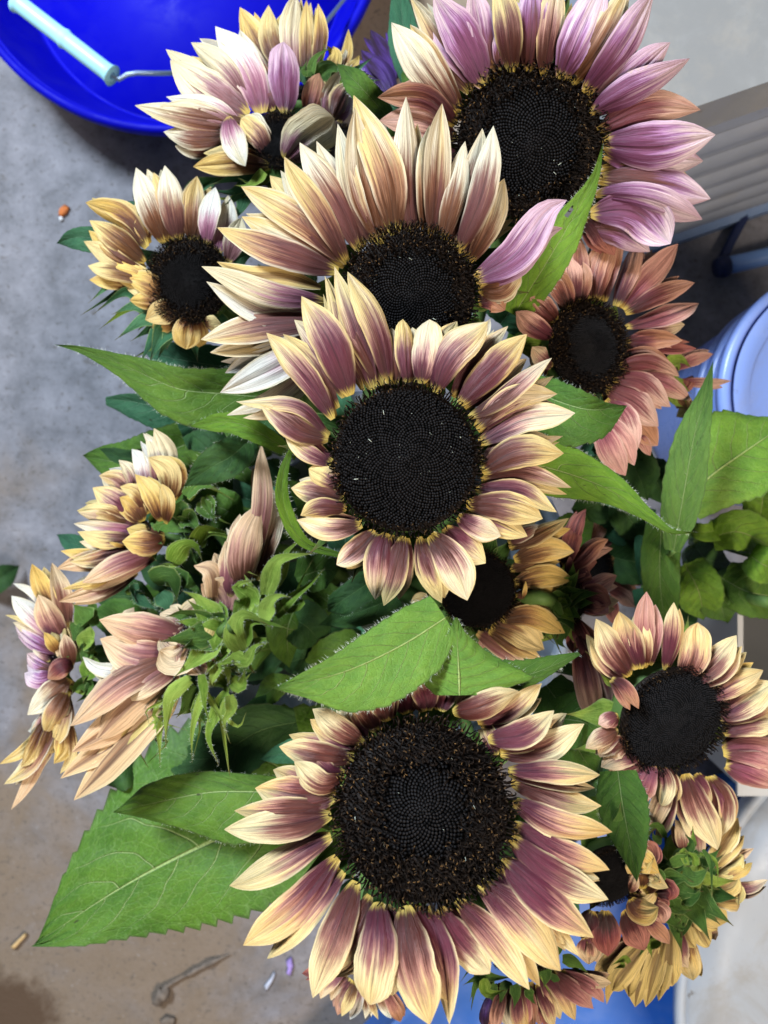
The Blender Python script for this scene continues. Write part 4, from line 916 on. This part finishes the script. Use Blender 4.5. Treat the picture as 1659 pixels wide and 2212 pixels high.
S('F10', 'cream and mauve sunflower turned side on, clenched rays and pale green sepals', M5, (620, 118), 72, .465, (-.78, .12, .6), 'rose', [
 (720,960,680,860,630,768,72,{'map':M3,'pal':'pale'}), (760,960,720,860,664,748,90,{'map':M3,'pal':'pale','z':3}), (650,960,610,900,570,838,75,{'map':M3,'pal':'pale'}), (620,1000,570,940,508,888,75,{'map':M3,'pal':'pale','z':3}), (600,1035,520,980,428,953,100,{'map':M3,'pal':'rose','z':5}), (590,1090,500,1060,398,1008,112,{'map':M3,'pal':'rose','z':7}), (560,1130,450,1110,333,1102,70,{'map':M3,'pal':'yellow','z':4}),
 (785,1000,730,940,640,875,112,{'map':M3,'pal':'yellow','z':8}), (650,1075,590,1030,518,1000,62,{'map':M3,'pal':'yellow','z':11}), (620,1120,570,1080,518,1045,85,{'map':M3,'pal':'yellow','z':11}), (735,1120,660,1040,582,948,88,{'map':M3,'pal':'yellow','z':13}), (760,1135,720,1060,698,988,66,{'map':M3,'pal':'yellow','z':14}),
 (610,50,480,40,340,5,75,{'z':7}), (600,80,450,80,318,58,65,{'z':5,'pal':'pale'}), (575,125,450,130,335,92,80,{'z':8}), (545,180,400,190,262,182,65,{'z':6,'pal':'yellow'}), (560,235,400,230,245,255,95,{'z':4,'pal':'peach'}), (755,125,640,150,528,138,105,{'z':16,'pal':'yellow'}), (690,215,520,240,355,315,95,{'z':14,'pal':'peach'}), (650,265,450,300,268,342,55,{'z':8,'pal':'yellow'}), (580,320,420,340,255,400,75,{'z':10,'pal':'peach'}),
 (560,200,430,215,300,215,70,{'z':3,'pal':'straw'}), (590,275,430,285,300,330,60,{'z':5,'pal':'straw'}), (520,180,500,150,470,140,20,{'z':14,'pal':'yellow'})], 'ring', profile=True, hairy=True, bscale=1.4,
 bracts=[(745,225,785,160,840,150,875,222,76,{'z':10,'mat':'bright','bow':6}), (850,160,880,80,1005,108,75,{'z':8,'mat':'bright','bow':6}), (680,300,720,250,785,238,60,{'z':8,'mat':'bright'}), (660,300,740,290,768,415,100,{'z':9,'mat':'mid','bow':6}), (600,330,570,340,590,400,30,{'z':9,'mat':'blue'}), (580,350,620,400,700,440,50,{'z':6,'mat':'blue'}), (690,360,720,400,750,470,70,{'z':4,'mat':'blue'}),
  (780,30,830,50,870,110,80,{'z':4,'mat':'mid'}), (760,-30,790,30,830,80,70,{'z':2,'mat':'mid'}), (870,-40,900,20,950,30,60,{'z':2,'mat':'mid'}), (800,-60,850,-110,950,-90,60,{'z':6,'mat':'mid','map':M5}), (890,-60,910,0,930,60,50,{'z':2,'mat':'mid'})], auto=8)

S('F11', 'peach sunflower turned away, long rays splayed out of curled hairy green sepals', M5, (900, 560), 120, .435, (-.62, -.36, -.66), 'peach', [
 (1140,240,1150,0,1132,-285,92,{'z':-6}), (1110,250,1070,120,1120,-30,140,{'z':2}), (1090,270,1080,180,1020,60,80,{'z':-2,'pal':'straw'}), (1030,300,990,220,972,135,115,{'z':4}), (940,340,910,270,838,240,112,{'z':9,'back':True}), (985,450,950,380,870,320,150,{'z':7}), (1210,200,1200,50,1180,-90,80,{'z':-10,'pal':'straw'}), (900,380,850,420,770,470,80,{'z':3,'back':True,'pal':'rose'}),
 (800,545,620,520,428,475,150,{'z':6}), (760,640,600,630,430,565,165,{'z':4}), (850,500,760,640,690,610,145,{'z':14,'blunt':.4}), (830,470,830,600,800,680,70,{'z':13,'blunt':.4}), (870,490,880,620,970,695,150,{'z':14}), (760,655,540,760,300,930,150,{'z':10}), (740,690,650,740,542,825,110,{'z':13}), (720,780,560,860,400,990,125,{'z':5,'back':True}),
 (740,810,520,920,308,1045,165,{'z':3,'back':True}), (690,890,500,1060,318,1255,180,{'z':6,'back':True,'pal':'mauve'}), (800,480,740,460,690,448,90,{'z':2}), (520,740,440,690,355,640,70,{'z':3,'pal':'pale'}), (560,700,520,680,480,690,80,{'z':1,'pal':'yellow'}), (700,830,560,950,470,1070,130,{'z':1,'back':True,'pal':'yellow'}), (650,580,560,480,580,420,110,{'z':-4}), (960,470,920,540,900,590,130,{'z':12,'pal':'yellow','back':True})], 'ring', profile=True, hairy=True, bmat='bright', bscale=1.25,
 bracts=[(820,730,740,800,720,900,715,1030,60,{'z':16}), (900,740,860,840,830,960,830,1095,40,{'z':14}), (980,790,930,880,900,980,945,1105,60,{'z':14}), (870,710,880,780,885,850,905,915,40,{'z':20}), (990,800,1000,860,970,910,978,965,50,{'z':20}), (720,870,690,950,690,1030,692,1112,30,{'z':12}), (690,900,640,960,600,1010,583,1085,30,{'z':10}), (780,800,640,860,640,900,645,930,20,{'z':16}),
  (1050,610,1010,540,1050,450,1180,508,84,{'z':18,'bow':8}), (1060,600,1020,600,960,560,920,600,80,{'z':10}), (1150,370,1190,230,1260,200,1372,185,75,{'z':14,'bow':4}), (1190,460,1260,380,1340,320,1405,250,50,{'z':8}), (1000,620,1060,650,1100,590,1160,575,60,{'z':20}), (1140,480,1160,400,1210,370,1260,380,70,{'z':16}), (1040,470,1080,380,1020,330,1100,300,110,{'z':9}), (1000,640,960,670,950,665,1040,660,24,{'z':22}), (1100,470,1150,420,1120,330,80,{'z':7}), (1000,730,1040,760,1060,680,60,{'z':10}), (920,700,960,740,1000,790,90,{'z':6}), (850,760,800,850,760,900,90,{'z':6,'mat':'mid'}), (900,800,880,880,900,940,80,{'z':4,'mat':'mid'})], auto=9)

S('F12', 'shaggy sunflower in profile, whitish lilac rays facing open concrete', M5, (250, 645), 60, .485, (-.85, -.1, .5), 'peach', [
 (260,605,160,560,65,505,75,{'pal':'lilac','z':3}), (245,570,150,530,60,480,60,{'pal':'pale','z':1}), (240,510,140,450,48,372,88,{'pal':'pale','z':5}), (290,540,220,470,160,368,105,{'pal':'peach','z':8}), (310,450,260,340,225,228,85,{'pal':'peach','z':4}), (230,390,170,310,140,232,85,{'pal':'yellow','z':6}), (215,405,140,360,58,315,36,{'pal':'pale','z':2}), (200,495,110,480,20,458,22,{'pal':'yellow','z':4}),
 (275,610,230,580,188,530,48,{'pal':'yellow','z':14}), (340,690,300,620,275,535,66,{'pal':'peach','z':12}), (220,705,160,660,118,618,75,{'pal':'lilac','z':4}), (230,735,170,730,105,708,78,{'pal':'lilac','z':2}), (345,690,270,680,205,730,85,{'pal':'copper','z':11}), (335,755,240,770,118,885,105,{'pal':'straw','z':9}), (320,840,250,870,190,965,95,{'pal':'straw','z':10}), (210,950,160,960,128,985,56,{'pal':'pale'}), (310,960,280,1020,225,1095,85,{'pal':'yellow','z':6}),
 (230,990,120,1030,-5,1095,52,{'pal':'yellow','z':4}), (240,1020,120,1100,18,1185,85,{'pal':'straw','z':6}), (230,1070,120,1180,48,1295,55,{'pal':'peach','z':4}), (190,1010,130,1070,90,1110,70,{'pal':'yellow','z':8}), (220,1010,170,1080,150,1130,60,{'pal':'yellow','z':9}), (310,1000,300,1060,260,1140,50,{'pal':'yellow','z':5}), (330,620,290,560,280,480,70,{'pal':'straw','z':5}), (200,660,160,600,150,560,40,{'pal':'pale'}), (300,880,250,960,215,1010,90,{'pal':'straw','z':3})], 'ring', profile=True, bscale=1.35,
 bracts=[(380,480,330,420,310,400,90,{'z':6}), (360,520,320,500,300,480,100,{'z':4,'mat':'mid'}), (400,560,350,560,340,600,90,{'z':8,'mat':'bright'}), (400,620,370,620,350,660,80,{'z':6,'mat':'mid'}), (420,690,370,690,360,750,90,{'z':8,'mat':'bright'}), (400,760,340,760,310,800,80,{'z':6,'mat':'mid'}), (420,430,370,440,340,430,60,{'z':3,'mat':'mid'}), (410,740,390,790,330,830,60,{'z':3})], auto=8)

S('F14', 'dark sunflower under the big head, wine red rays and two folded yellow ones', M8, (975, 490), 150, .372, (.15, -.3, .95), 'wine', [
 (955,640,960,740,968,840,135,{'z':2}), (1040,640,1090,730,1125,815,140,{'z':4}), (1135,680,1180,730,1232,788,78,{'z':5,'pal':'copper'}), (1165,565,1220,560,1215,600,110,{'z':2}), (1140,640,1190,650,1212,700,100,{'z':4,'pal':'copper'}), (1120,440,1150,400,1125,335,85,{'z':-2}), (870,760,880,820,885,875,110,{'z':0,'pal':'peach'}), (900,640,890,740,880,810,110,{'z':-2}),
 (1110,545,1120,480,1110,430,1190,480,130,{'z':12,'pal':'yellow'}), (1065,590,1090,640,1140,650,1186,622,115,{'z':12,'pal':'yellow'}), (1060,560,1075,520,1085,470,60,{'z':8,'pal':'peach'}), (1090,520,1150,540,1210,570,90,{'z':-3})], 'tight',
 bracts=[(1170,480,1200,500,1190,540,60,{'z':0})], auto=8)

S('F15', 'yellow sunflower seen from behind with dark green sepals over the blue tote', M8, (1310, 545), 125, .43, (.45, -.45, -.45), 'yellow', [
 (1440,420,1490,330,1532,243,85,{'back':True,'pal':'straw'}), (1460,450,1530,410,1597,373,50,{'back':True,'z':-3,'pal':'peach'}), (1445,480,1500,440,1552,402,90,{'back':True,'z':3}), (1480,500,1550,470,1592,435,50,{'z':4}), (1435,540,1490,530,1535,490,95,{'back':True,'z':2}), (1500,565,1580,545,1657,508,52,{'z':1,'pal':'peach'}), (1425,590,1480,590,1540,610,85,{'z':4,'back':True,'pal':'straw'}), (1340,640,1410,660,1485,690,115,{'back':True,'z':5}), (1265,720,1310,760,1345,805,95,{'back':True,'z':4}), (1380,700,1410,730,1435,770,90,{'z':3,'pal':'peach'}),
 (1205,800,1220,880,1245,970,118,{'back':True,'z':5,'blunt':.5}), (1140,840,1110,950,1085,1060,100,{'back':True,'z':4,'blunt':.4}), (1065,860,1020,920,985,990,105,{'back':True,'z':5,'blunt':.5}), (1010,890,980,970,955,1043,50,{'z':2}), (1290,840,1320,880,1335,945,95,{'z':3,'blunt':.4}), (1255,800,1280,840,1310,890,85,{'z':6,'pal':'peach'}), (1300,340,1280,290,1258,248,62,{'pal':'peach'}), (1320,330,1330,290,1340,360,50,{'pal':'peach'}), (1000,850,950,880,905,920,70,{'pal':'straw'}), (1170,830,1160,930,1130,1060,90,{'back':True,'z':1}), (1350,610,1430,620,1500,640,90,{'back':True,'pal':'straw'}), (1480,420,1510,330,1545,280,50,{'pal':'peach','z':-5}), (1360,720,1390,780,1400,800,80,{'back':True}), (1230,900,1200,950,1180,970,70,{'back':True,'z':2}), (1450,530,1520,560,1530,620,70,{'back':True,'z':3})], 'ring', profile=True, bmat='mid',
 bracts=[(1230,470,1190,450,1165,460,50,{'z':30}), (1240,440,1300,420,1400,400,60,{'z':32}), (1290,480,1350,500,1410,450,90,{'z':34}), (1310,400,1330,350,1300,310,50,{'z':30}), (1350,450,1340,410,1300,380,40,{'z':36,'mat':'bright'}), (1250,530,1300,560,1380,560,90,{'z':34}), (1230,590,1280,640,1330,640,90,{'z':34}), (1200,640,1260,700,1290,680,70,{'z':32}), (1290,600,1350,580,1370,540,60,{'z':36}), (1210,500,1280,500,1340,520,80,{'z':36}), (1250,680,1290,720,1310,700,50,{'z':30}), (1190,770,1150,800,1160,850,50,{'z':24,'mat':'bright'}), (1060,870,1040,850,980,880,30,{'z':20,'mat':'bright'}), (1380,380,1410,440,1415,590,26,{'z':44}), (1200,340,1170,330,1160,300,50,{'z':24})], auto=6)

S('F16', 'mauve sunflower facing the floor, thin rays hanging over the blue tote', M8, (600, 860), 120, .41, (.05, -.9, .3), 'copper', [
 (720,920,770,1010,825,1118,92,{'z':4,'pal':'mauve'}), (785,925,840,1000,902,1072,82,{'z':3,'pal':'pink'}), (835,925,900,980,952,1038,60,{'z':2,'pal':'pink'}), (885,935,930,950,982,962,55,{'pal':'peach'}), (440,1000,440,1080,435,1160,42,{'pal':'purple'}), (500,1000,490,1080,478,1170,60,{'pal':'copper'}), (560,1010,575,1090,598,1170,66,{'pal':'mauve','z':3}), (625,1000,635,1080,645,1170,66,{'pal':'copper','z':2}), (685,1000,710,1070,735,1150,66,{'pal':'mauve'}), (530,1000,530,1080,545,1160,50,{'pal':'straw','z':-3}), (650,990,690,1080,700,1160,50,{'pal':'wine','z':-3}), (470,1000,465,1080,455,1170,50,{'pal':'wine','z':-4}), (600,1010,615,1090,625,1170,50,{'pal':'pink','z':-4})], 'ring', profile=True,
 bracts=[(450,930,400,960,370,1035,50,{'z':8}), (440,935,390,940,340,965,36,{'z':8}), (430,940,450,1000,530,985,60,{'z':12,'mat':'bright'}), (480,960,470,1000,460,1060,40,{'z':6}), (560,960,570,1010,560,1075,60,{'z':8}), (680,880,700,920,690,980,80,{'z':8}), (700,960,740,940,760,1000,60,{'z':4}), (770,850,830,870,890,920,60,{'z':4}), (620,980,640,1030,660,1050,50,{'z':3})], auto=8)

S('F17', 'small faded sunflower below the big head, tips showing against the blue tote', M7, (1560, 880), 95, .46, (-.05, -.9, .3), 'straw', [
 (1460,920,1420,970,1385,1025,55,{'pal':'peach'}), (1500,960,1475,1030,1458,1095,66,{'pal':'copper','z':3}), (1530,980,1500,1050,1475,1100,50,{'pal':'yellow','z':4}), (1560,1000,1535,1060,1513,1115,52,{'pal':'pale'}), (1600,1010,1615,1060,1632,1115,42,{'pal':'straw'}), (1640,1000,1665,1060,1690,1110,46,{'pal':'straw'}), (1690,1000,1710,1070,1730,1125,50,{'pal':'copper'}), (1400,900,1340,910,1305,915,50,{'pal':'wine'}), (1580,1000,1585,1060,1580,1110,46,{'pal':'straw'})], 'ring', profile=True, auto=8)

# ------------------------------------------------------------------ leaves that can be told apart, each on its own flower's stem
Fl = lambda k: FLOWERS[k]['root']
leaf(Fl('F2'), M_D, [(962,1335),(865,1395),(740,1452),(592,1488)], [48,86,98,102,84,36,0], [60,70,66,56,40,22,0], .312,.292,'bright',.10,back=True,sag=.0,tooth=.05,hairs=120)
leaf(Fl('F9'), M_D, [(992,1502),(990,1440),(988,1390),(985,1334)], [52,88,72,46,18,3], [60,170,112,56,18,3], .305,.312,'bright',-.25,back=True,sag=.0,tooth=.04,hairs=60)
leaf(Fl('F9'), M_D, [(960,1480),(1060,1470),(1150,1455),(1252,1412)], [30,50,44,34,24,4], [20,24,28,26,14,3], .312,.330,'mid',-.3,sag=.0,tooth=.10,hairs=60)
leaf(Fl('F6'), M_D, [(600,860),(480,850),(380,838),(270,790),(180,756),(118,744)], [30,50,80,70,45,24,10,0], [50,60,52,46,38,20,8,0], .47,.44,'mid',.35,sag=.01,hairs=160)
leaf(Fl('F2'), M_D, [(640,985),(570,940),(500,912),(408,920)], [10,20,26,20,0], [8,16,22,18,0], .43,.42,'bright',.3,hairs=40)
leaf(Fl('F6'), M_D, [(470,905),(380,890),(290,868),(228,862)], [40,48,45,34,14], [30,34,28,16,4], .56,.55,'blue',.3,roll=.3)
leaf(Fl('F6'), M_D, [(560,800),(470,790),(380,775),(310,760)], [60,70,60,40,0], [30,40,40,30,0], .51,.52,'blue',.2)
leaf(Fl('F10'), M_D, [(540,950),(500,985),(455,1010),(398,1050)], [24,36,40,26,0], [24,36,40,24,0], .45,.44,'dark',.3,hairs=40)
leaf(Fl('F10'), M_D, [(400,960),(330,990),(270,1000),(180,985)], [50,60,50,30,0], [50,56,50,34,0], .53,.54,'mid',.2)
leaf(Fl('F10'), M_D, [(330,980),(280,990),(215,970)], [14,18,14,0], [14,18,14,0], .50,.50,'dark',.5)
leaf(Fl('F10'), M_D, [(320,1010),(260,1110),(225,1150)], [60,60,40,10], [50,50,40,10], .55,.56,'blue',.2)
leaf(Fl('F10'), M_D, [(250,1170),(180,1180),(122,1155)], [14,24,18,0], [14,24,18,0], .54,.54,'blue',.3)
leaf(Fl('F2'), M_D, [(735,1200),(655,1170),(615,1095),(612,1025),(640,943)], [6,10,16,16,10,0], [6,10,16,14,9,0], .37,.352,'bright',.4,hairs=70,sag=0)
leaf(Fl('F1'), M_D, [(760,1690),(560,1775),(400,1845),(250,1925),(74,2040)], [150,165,165,158,140,105,60,0], [180,215,245,250,215,150,80,0], .50,.50,'mid',.06,tooth=.13,sag=.01,teeth=19)
leaf(Fl('F11'), M7, [(1330,135),(1100,128),(900,132),(680,175),(490,218)], [120,190,215,190,120,60,0], [50,65,72,88,95,80,4], .455,.465,'mid',-.15,tooth=.03,sag=.01,hairs=80)
leaf(Fl('F7'), M_D, [(1090,990),(1200,1015),(1310,1055),(1400,1115),(1450,1148),(1507,1150)], [40,70,62,48,34,18,8,0], [50,62,60,45,28,14,6,0], .385,.365,'bright',-.15,hairs=170,sag=.0,tooth=.03)
leaf(Fl('F7'), M_D, [(1130,835),(1210,868),(1280,885),(1352,876)], [30,42,36,16,0], [40,66,86,50,0], .40,.395,'mid',.15,tooth=.1,hairs=30)
leaf(Fl('F3'), M_D, [(1110,680),(1170,585),(1235,475),(1285,385),(1303,308)], [34,46,52,44,24,10,0], [30,40,44,40,24,8,0], .415,.375,'bright',.25,hairs=100,sag=.005,hole=(-.45,.62,.17,.035))
leaf(Fl('F3'), M_D, [(1080,700),(1130,640),(1180,600)], [40,44,30,0], [40,50,40,0], .46,.45,'blue',.2)
leaf(Fl('F12'), M_D, [(300,1640),(250,1660),(210,1690)], [40,50,30,0], [30,40,20,0], .52,.53,'dark',.2)
leaf(Fl('F8'), M8, [(1010,40),(1030,180),(1060,340),(1092,518)], [80,112,100,62,0], [80,108,100,52,0], .39,.355,'mid',.15,sag=.0,hairs=40)
leaf(Fl('F6'), M_D, [(300,545),(230,520),(170,512),(122,526)], [10,26,30,20,0], [10,20,22,14,0], .49,.49,'blue',.25)
leaf(Fl('F6'), M_D, [(330,470),(290,455),(252,448)], [14,22,14,0], [14,20,14,0], .50,.50,'blue',.25)
leaf(Fl('F5'), M1, [(1010,640),(920,625),(840,632),(758,625)], [60,65,55,30,0], [30,45,40,24,0], .475,.48,'blue',.2,hairs=30)
leaf(Fl('F5'), M1, [(1080,640),(1010,640),(960,620)], [60,60,50,30], [40,40,30,10], .46,.465,'blue',.2)
leaf(Fl('F19'), M_D, [(835,250),(795,205),(760,168),(727,138)], [20,28,26,12,0], [18,26,24,10,0], .43,.43,'mid',.3,hairs=50)
leaf(Fl('F4'), M_D, [(945,235),(900,150),(875,80),(862,-30)], [24,40,36,26,14], [24,34,30,24,10], .47,.48,'blue',.2)
leaf(Fl('F4'), M_D, [(935,230),(895,180),(865,155)], [14,22,18,0], [14,22,16,0], .455,.46,'mid',.3,hairs=20)
leaf(Fl('F4'), M_D, [(900,260),(850,232),(800,225)], [14,22,18,0], [14,22,18,0], .47,.475,'blue',.3)
leaf(Fl('F9'), M_D, [(830,1235),(780,1270),(735,1300),(708,1322)], [20,34,30,0], [20,30,24,0], .44,.44,'dark',.3,hairs=30)
leaf(Fl('F9'), M_D, [(860,1290),(780,1320),(690,1350)], [24,34,24,0], [24,34,24,0], .46,.46,'dark',.3)
leaf(Fl('F8'), M_D, [(1180,1480),(1220,1540),(1250,1620),(1290,1680)], [40,60,60,40,0], [40,50,50,30,0], .46,.46,'mid',.2)
leaf(Fl('F1'), M_D, [(1180,1550),(1260,1560),(1300,1590)], [30,60,50,10], [30,60,50,10], .45,.46,'mid',.2)
leaf(Fl('F11'), M_D, [(640,1560),(560,1580),(440,1640),(350,1600)], [30,60,70,50,0], [30,60,70,50,0], .50,.52,'dark',.2)
leaf(Fl('F1'), M_D, [(700,1600),(640,1620),(560,1640)], [16,26,18,0], [16,26,18,0], .44,.46,'blue',.2)

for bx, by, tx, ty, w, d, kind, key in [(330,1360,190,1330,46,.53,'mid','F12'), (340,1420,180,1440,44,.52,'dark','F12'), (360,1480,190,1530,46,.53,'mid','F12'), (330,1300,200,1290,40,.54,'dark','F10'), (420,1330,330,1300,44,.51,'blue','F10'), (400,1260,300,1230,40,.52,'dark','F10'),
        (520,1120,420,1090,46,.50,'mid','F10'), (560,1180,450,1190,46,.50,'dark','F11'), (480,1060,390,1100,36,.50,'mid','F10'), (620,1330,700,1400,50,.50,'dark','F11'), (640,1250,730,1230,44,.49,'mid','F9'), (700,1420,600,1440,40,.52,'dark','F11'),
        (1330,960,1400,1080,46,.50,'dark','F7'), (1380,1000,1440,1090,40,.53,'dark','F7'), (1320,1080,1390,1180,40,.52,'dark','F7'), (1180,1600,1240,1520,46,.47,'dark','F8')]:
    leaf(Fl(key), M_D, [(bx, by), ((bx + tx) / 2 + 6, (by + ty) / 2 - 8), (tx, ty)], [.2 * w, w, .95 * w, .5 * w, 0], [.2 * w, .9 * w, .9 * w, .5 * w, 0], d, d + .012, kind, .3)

# leafy stems beyond the bunch at the right
def leafy(label, base, items):
    root = empty('leafy_stem', base); ORG[root.name] = np.array(base, float); tag(root, label, 'leafy stem')
    top = None
    for it in items:
        mid, wl, wr, d0, d1, kind = it[:6]; kw = it[6] if len(it) > 6 else {}
        leaf(root, M_D, mid, wl, wr, d0, d1, kind, **kw)
        top = P(*mid[0][:2], d0)
        ab = np.array(base, float)
        tube('petiole', root, STEM, [top, top * .6 + ab * .4 + np.array([0, 0, -.02]), np.array([ab[0], ab[1], max(.2, ab[2])])], [.0018, .003], 7, 10)
    tube('stem', root, STEM, [np.array(base, float) * np.array([1, 1, 0]) + np.array([0, 0, .03]), np.array([base[0], base[1], .2]), np.array([base[0], base[1], .42])], [.005, .004], 8, 10)
    return root
leafy('upright leafy stem with a long pointed blade beside the coppery sunflower', tuple(P(1440, 1250, .72)), [
 ([(1455,1190),(1478,1060),(1500,940),(1522,860),(1541,778)], [20,40,46,40,28,12,0], [14,36,40,36,24,10,0], .46, .46, 'mid', dict(fold=.2, roll=.2, back=True, tooth=.09)),
 ([(1430,1120),(1425,1220),(1430,1300),(1445,1385)], [36,40,38,26,4], [30,38,34,24,4], .50, .52, 'mid', dict(fold=.3)),
 ([(1400,1100),(1390,1200),(1400,1290)], [16,20,14,0], [16,20,14,0], .53, .54, 'blue', dict(fold=.3)),
 ([(1390,1270),(1410,1320),(1440,1370)], [24,34,24,0], [24,30,24,0], .53, .54, 'blue', dict(fold=.3)),
])
leafy('broad-leaved stem drooping over the pale grey crate', tuple(P(1530, 1160, .74)), [
 ([(1475,1085),(1540,1025),(1610,975),(1720,900)], [60,95,110,90,40,0], [50,75,95,90,50,0], .50, .52, 'bright', dict(fold=.15, back=True, tooth=.08)),
 ([(1540,1160),(1600,1150),(1680,1190)], [30,50,40,10], [30,40,30,10], .55, .56, 'bright', dict(fold=.2)),
 ([(1560,1250),(1620,1280),(1700,1290)], [40,70,60,10], [40,50,50,10], .57, .58, 'mid', dict(fold=.2)),
 ([(1480,1220),(1510,1280),(1520,1340)], [40,50,40,0], [30,50,40,0], .57, .58, 'bright', dict(fold=.2)),
 ([(1600,1240),(1560,1300),(1570,1345)], [40,50,40,0], [30,50,40,0], .58, .58, 'mid', dict(fold=.2)),
 ([(1560,1140),(1520,1150),(1470,1130)], [20,24,16,0], [20,24,16,0], .56, .56, 'bright', dict(fold=.4)),
 ([(1640,1130),(1650,1060),(1655,980)], [30,40,36,10], [30,40,36,10], .56, .57, 'bright', dict(fold=.2)),
 ([(1620,1200),(1650,1220),(1700,1240)], [30,40,30,0], [30,40,30,0], .54, .55, 'bright', dict(fold=.2)),
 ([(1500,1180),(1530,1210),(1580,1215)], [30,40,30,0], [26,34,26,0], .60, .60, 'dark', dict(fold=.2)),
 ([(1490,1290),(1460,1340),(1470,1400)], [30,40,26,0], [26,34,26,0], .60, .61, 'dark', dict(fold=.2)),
])

# ------------------------------------------------------------------ lower leaves that close the inside of the bunch
region = [(820, 900, 330, 330), (760, 1250, 420, 330), (1000, 1450, 380, 260), (1180, 900, 220, 330), (560, 1500, 330, 200), (1250, 1750, 150, 250), (1350, 1100, 110, 240), (600, 700, 160, 260), (1000, 400, 220, 260), (900, 1800, 330, 260), (480, 1150, 150, 190), (560, 1330, 130, 150), (420, 1400, 150, 150), (520, 1050, 140, 130)]
keys = ['F1', 'F2', 'F3', 'F4', 'F7', 'F8', 'F9', 'F10', 'F11', 'F13']
rl = random.Random(5)
for i in range(130):
    cx, cy, rx, ry = region[i % len(region)]
    a = rl.uniform(0, 6.28); s = math.sqrt(rl.random()) * .8
    x, y = cx + rx * s * math.cos(a), cy + ry * s * math.sin(a)
    dirx = x - 850 + rl.uniform(-200, 200); diry = y - 1200 + rl.uniform(-200, 200); l = math.hypot(dirx, diry) + 1e-6
    dirx, diry = dirx / l, diry / l
    L = rl.uniform(90, 170); w = L * rl.uniform(.24, .36); d = rl.uniform(.49, .60)
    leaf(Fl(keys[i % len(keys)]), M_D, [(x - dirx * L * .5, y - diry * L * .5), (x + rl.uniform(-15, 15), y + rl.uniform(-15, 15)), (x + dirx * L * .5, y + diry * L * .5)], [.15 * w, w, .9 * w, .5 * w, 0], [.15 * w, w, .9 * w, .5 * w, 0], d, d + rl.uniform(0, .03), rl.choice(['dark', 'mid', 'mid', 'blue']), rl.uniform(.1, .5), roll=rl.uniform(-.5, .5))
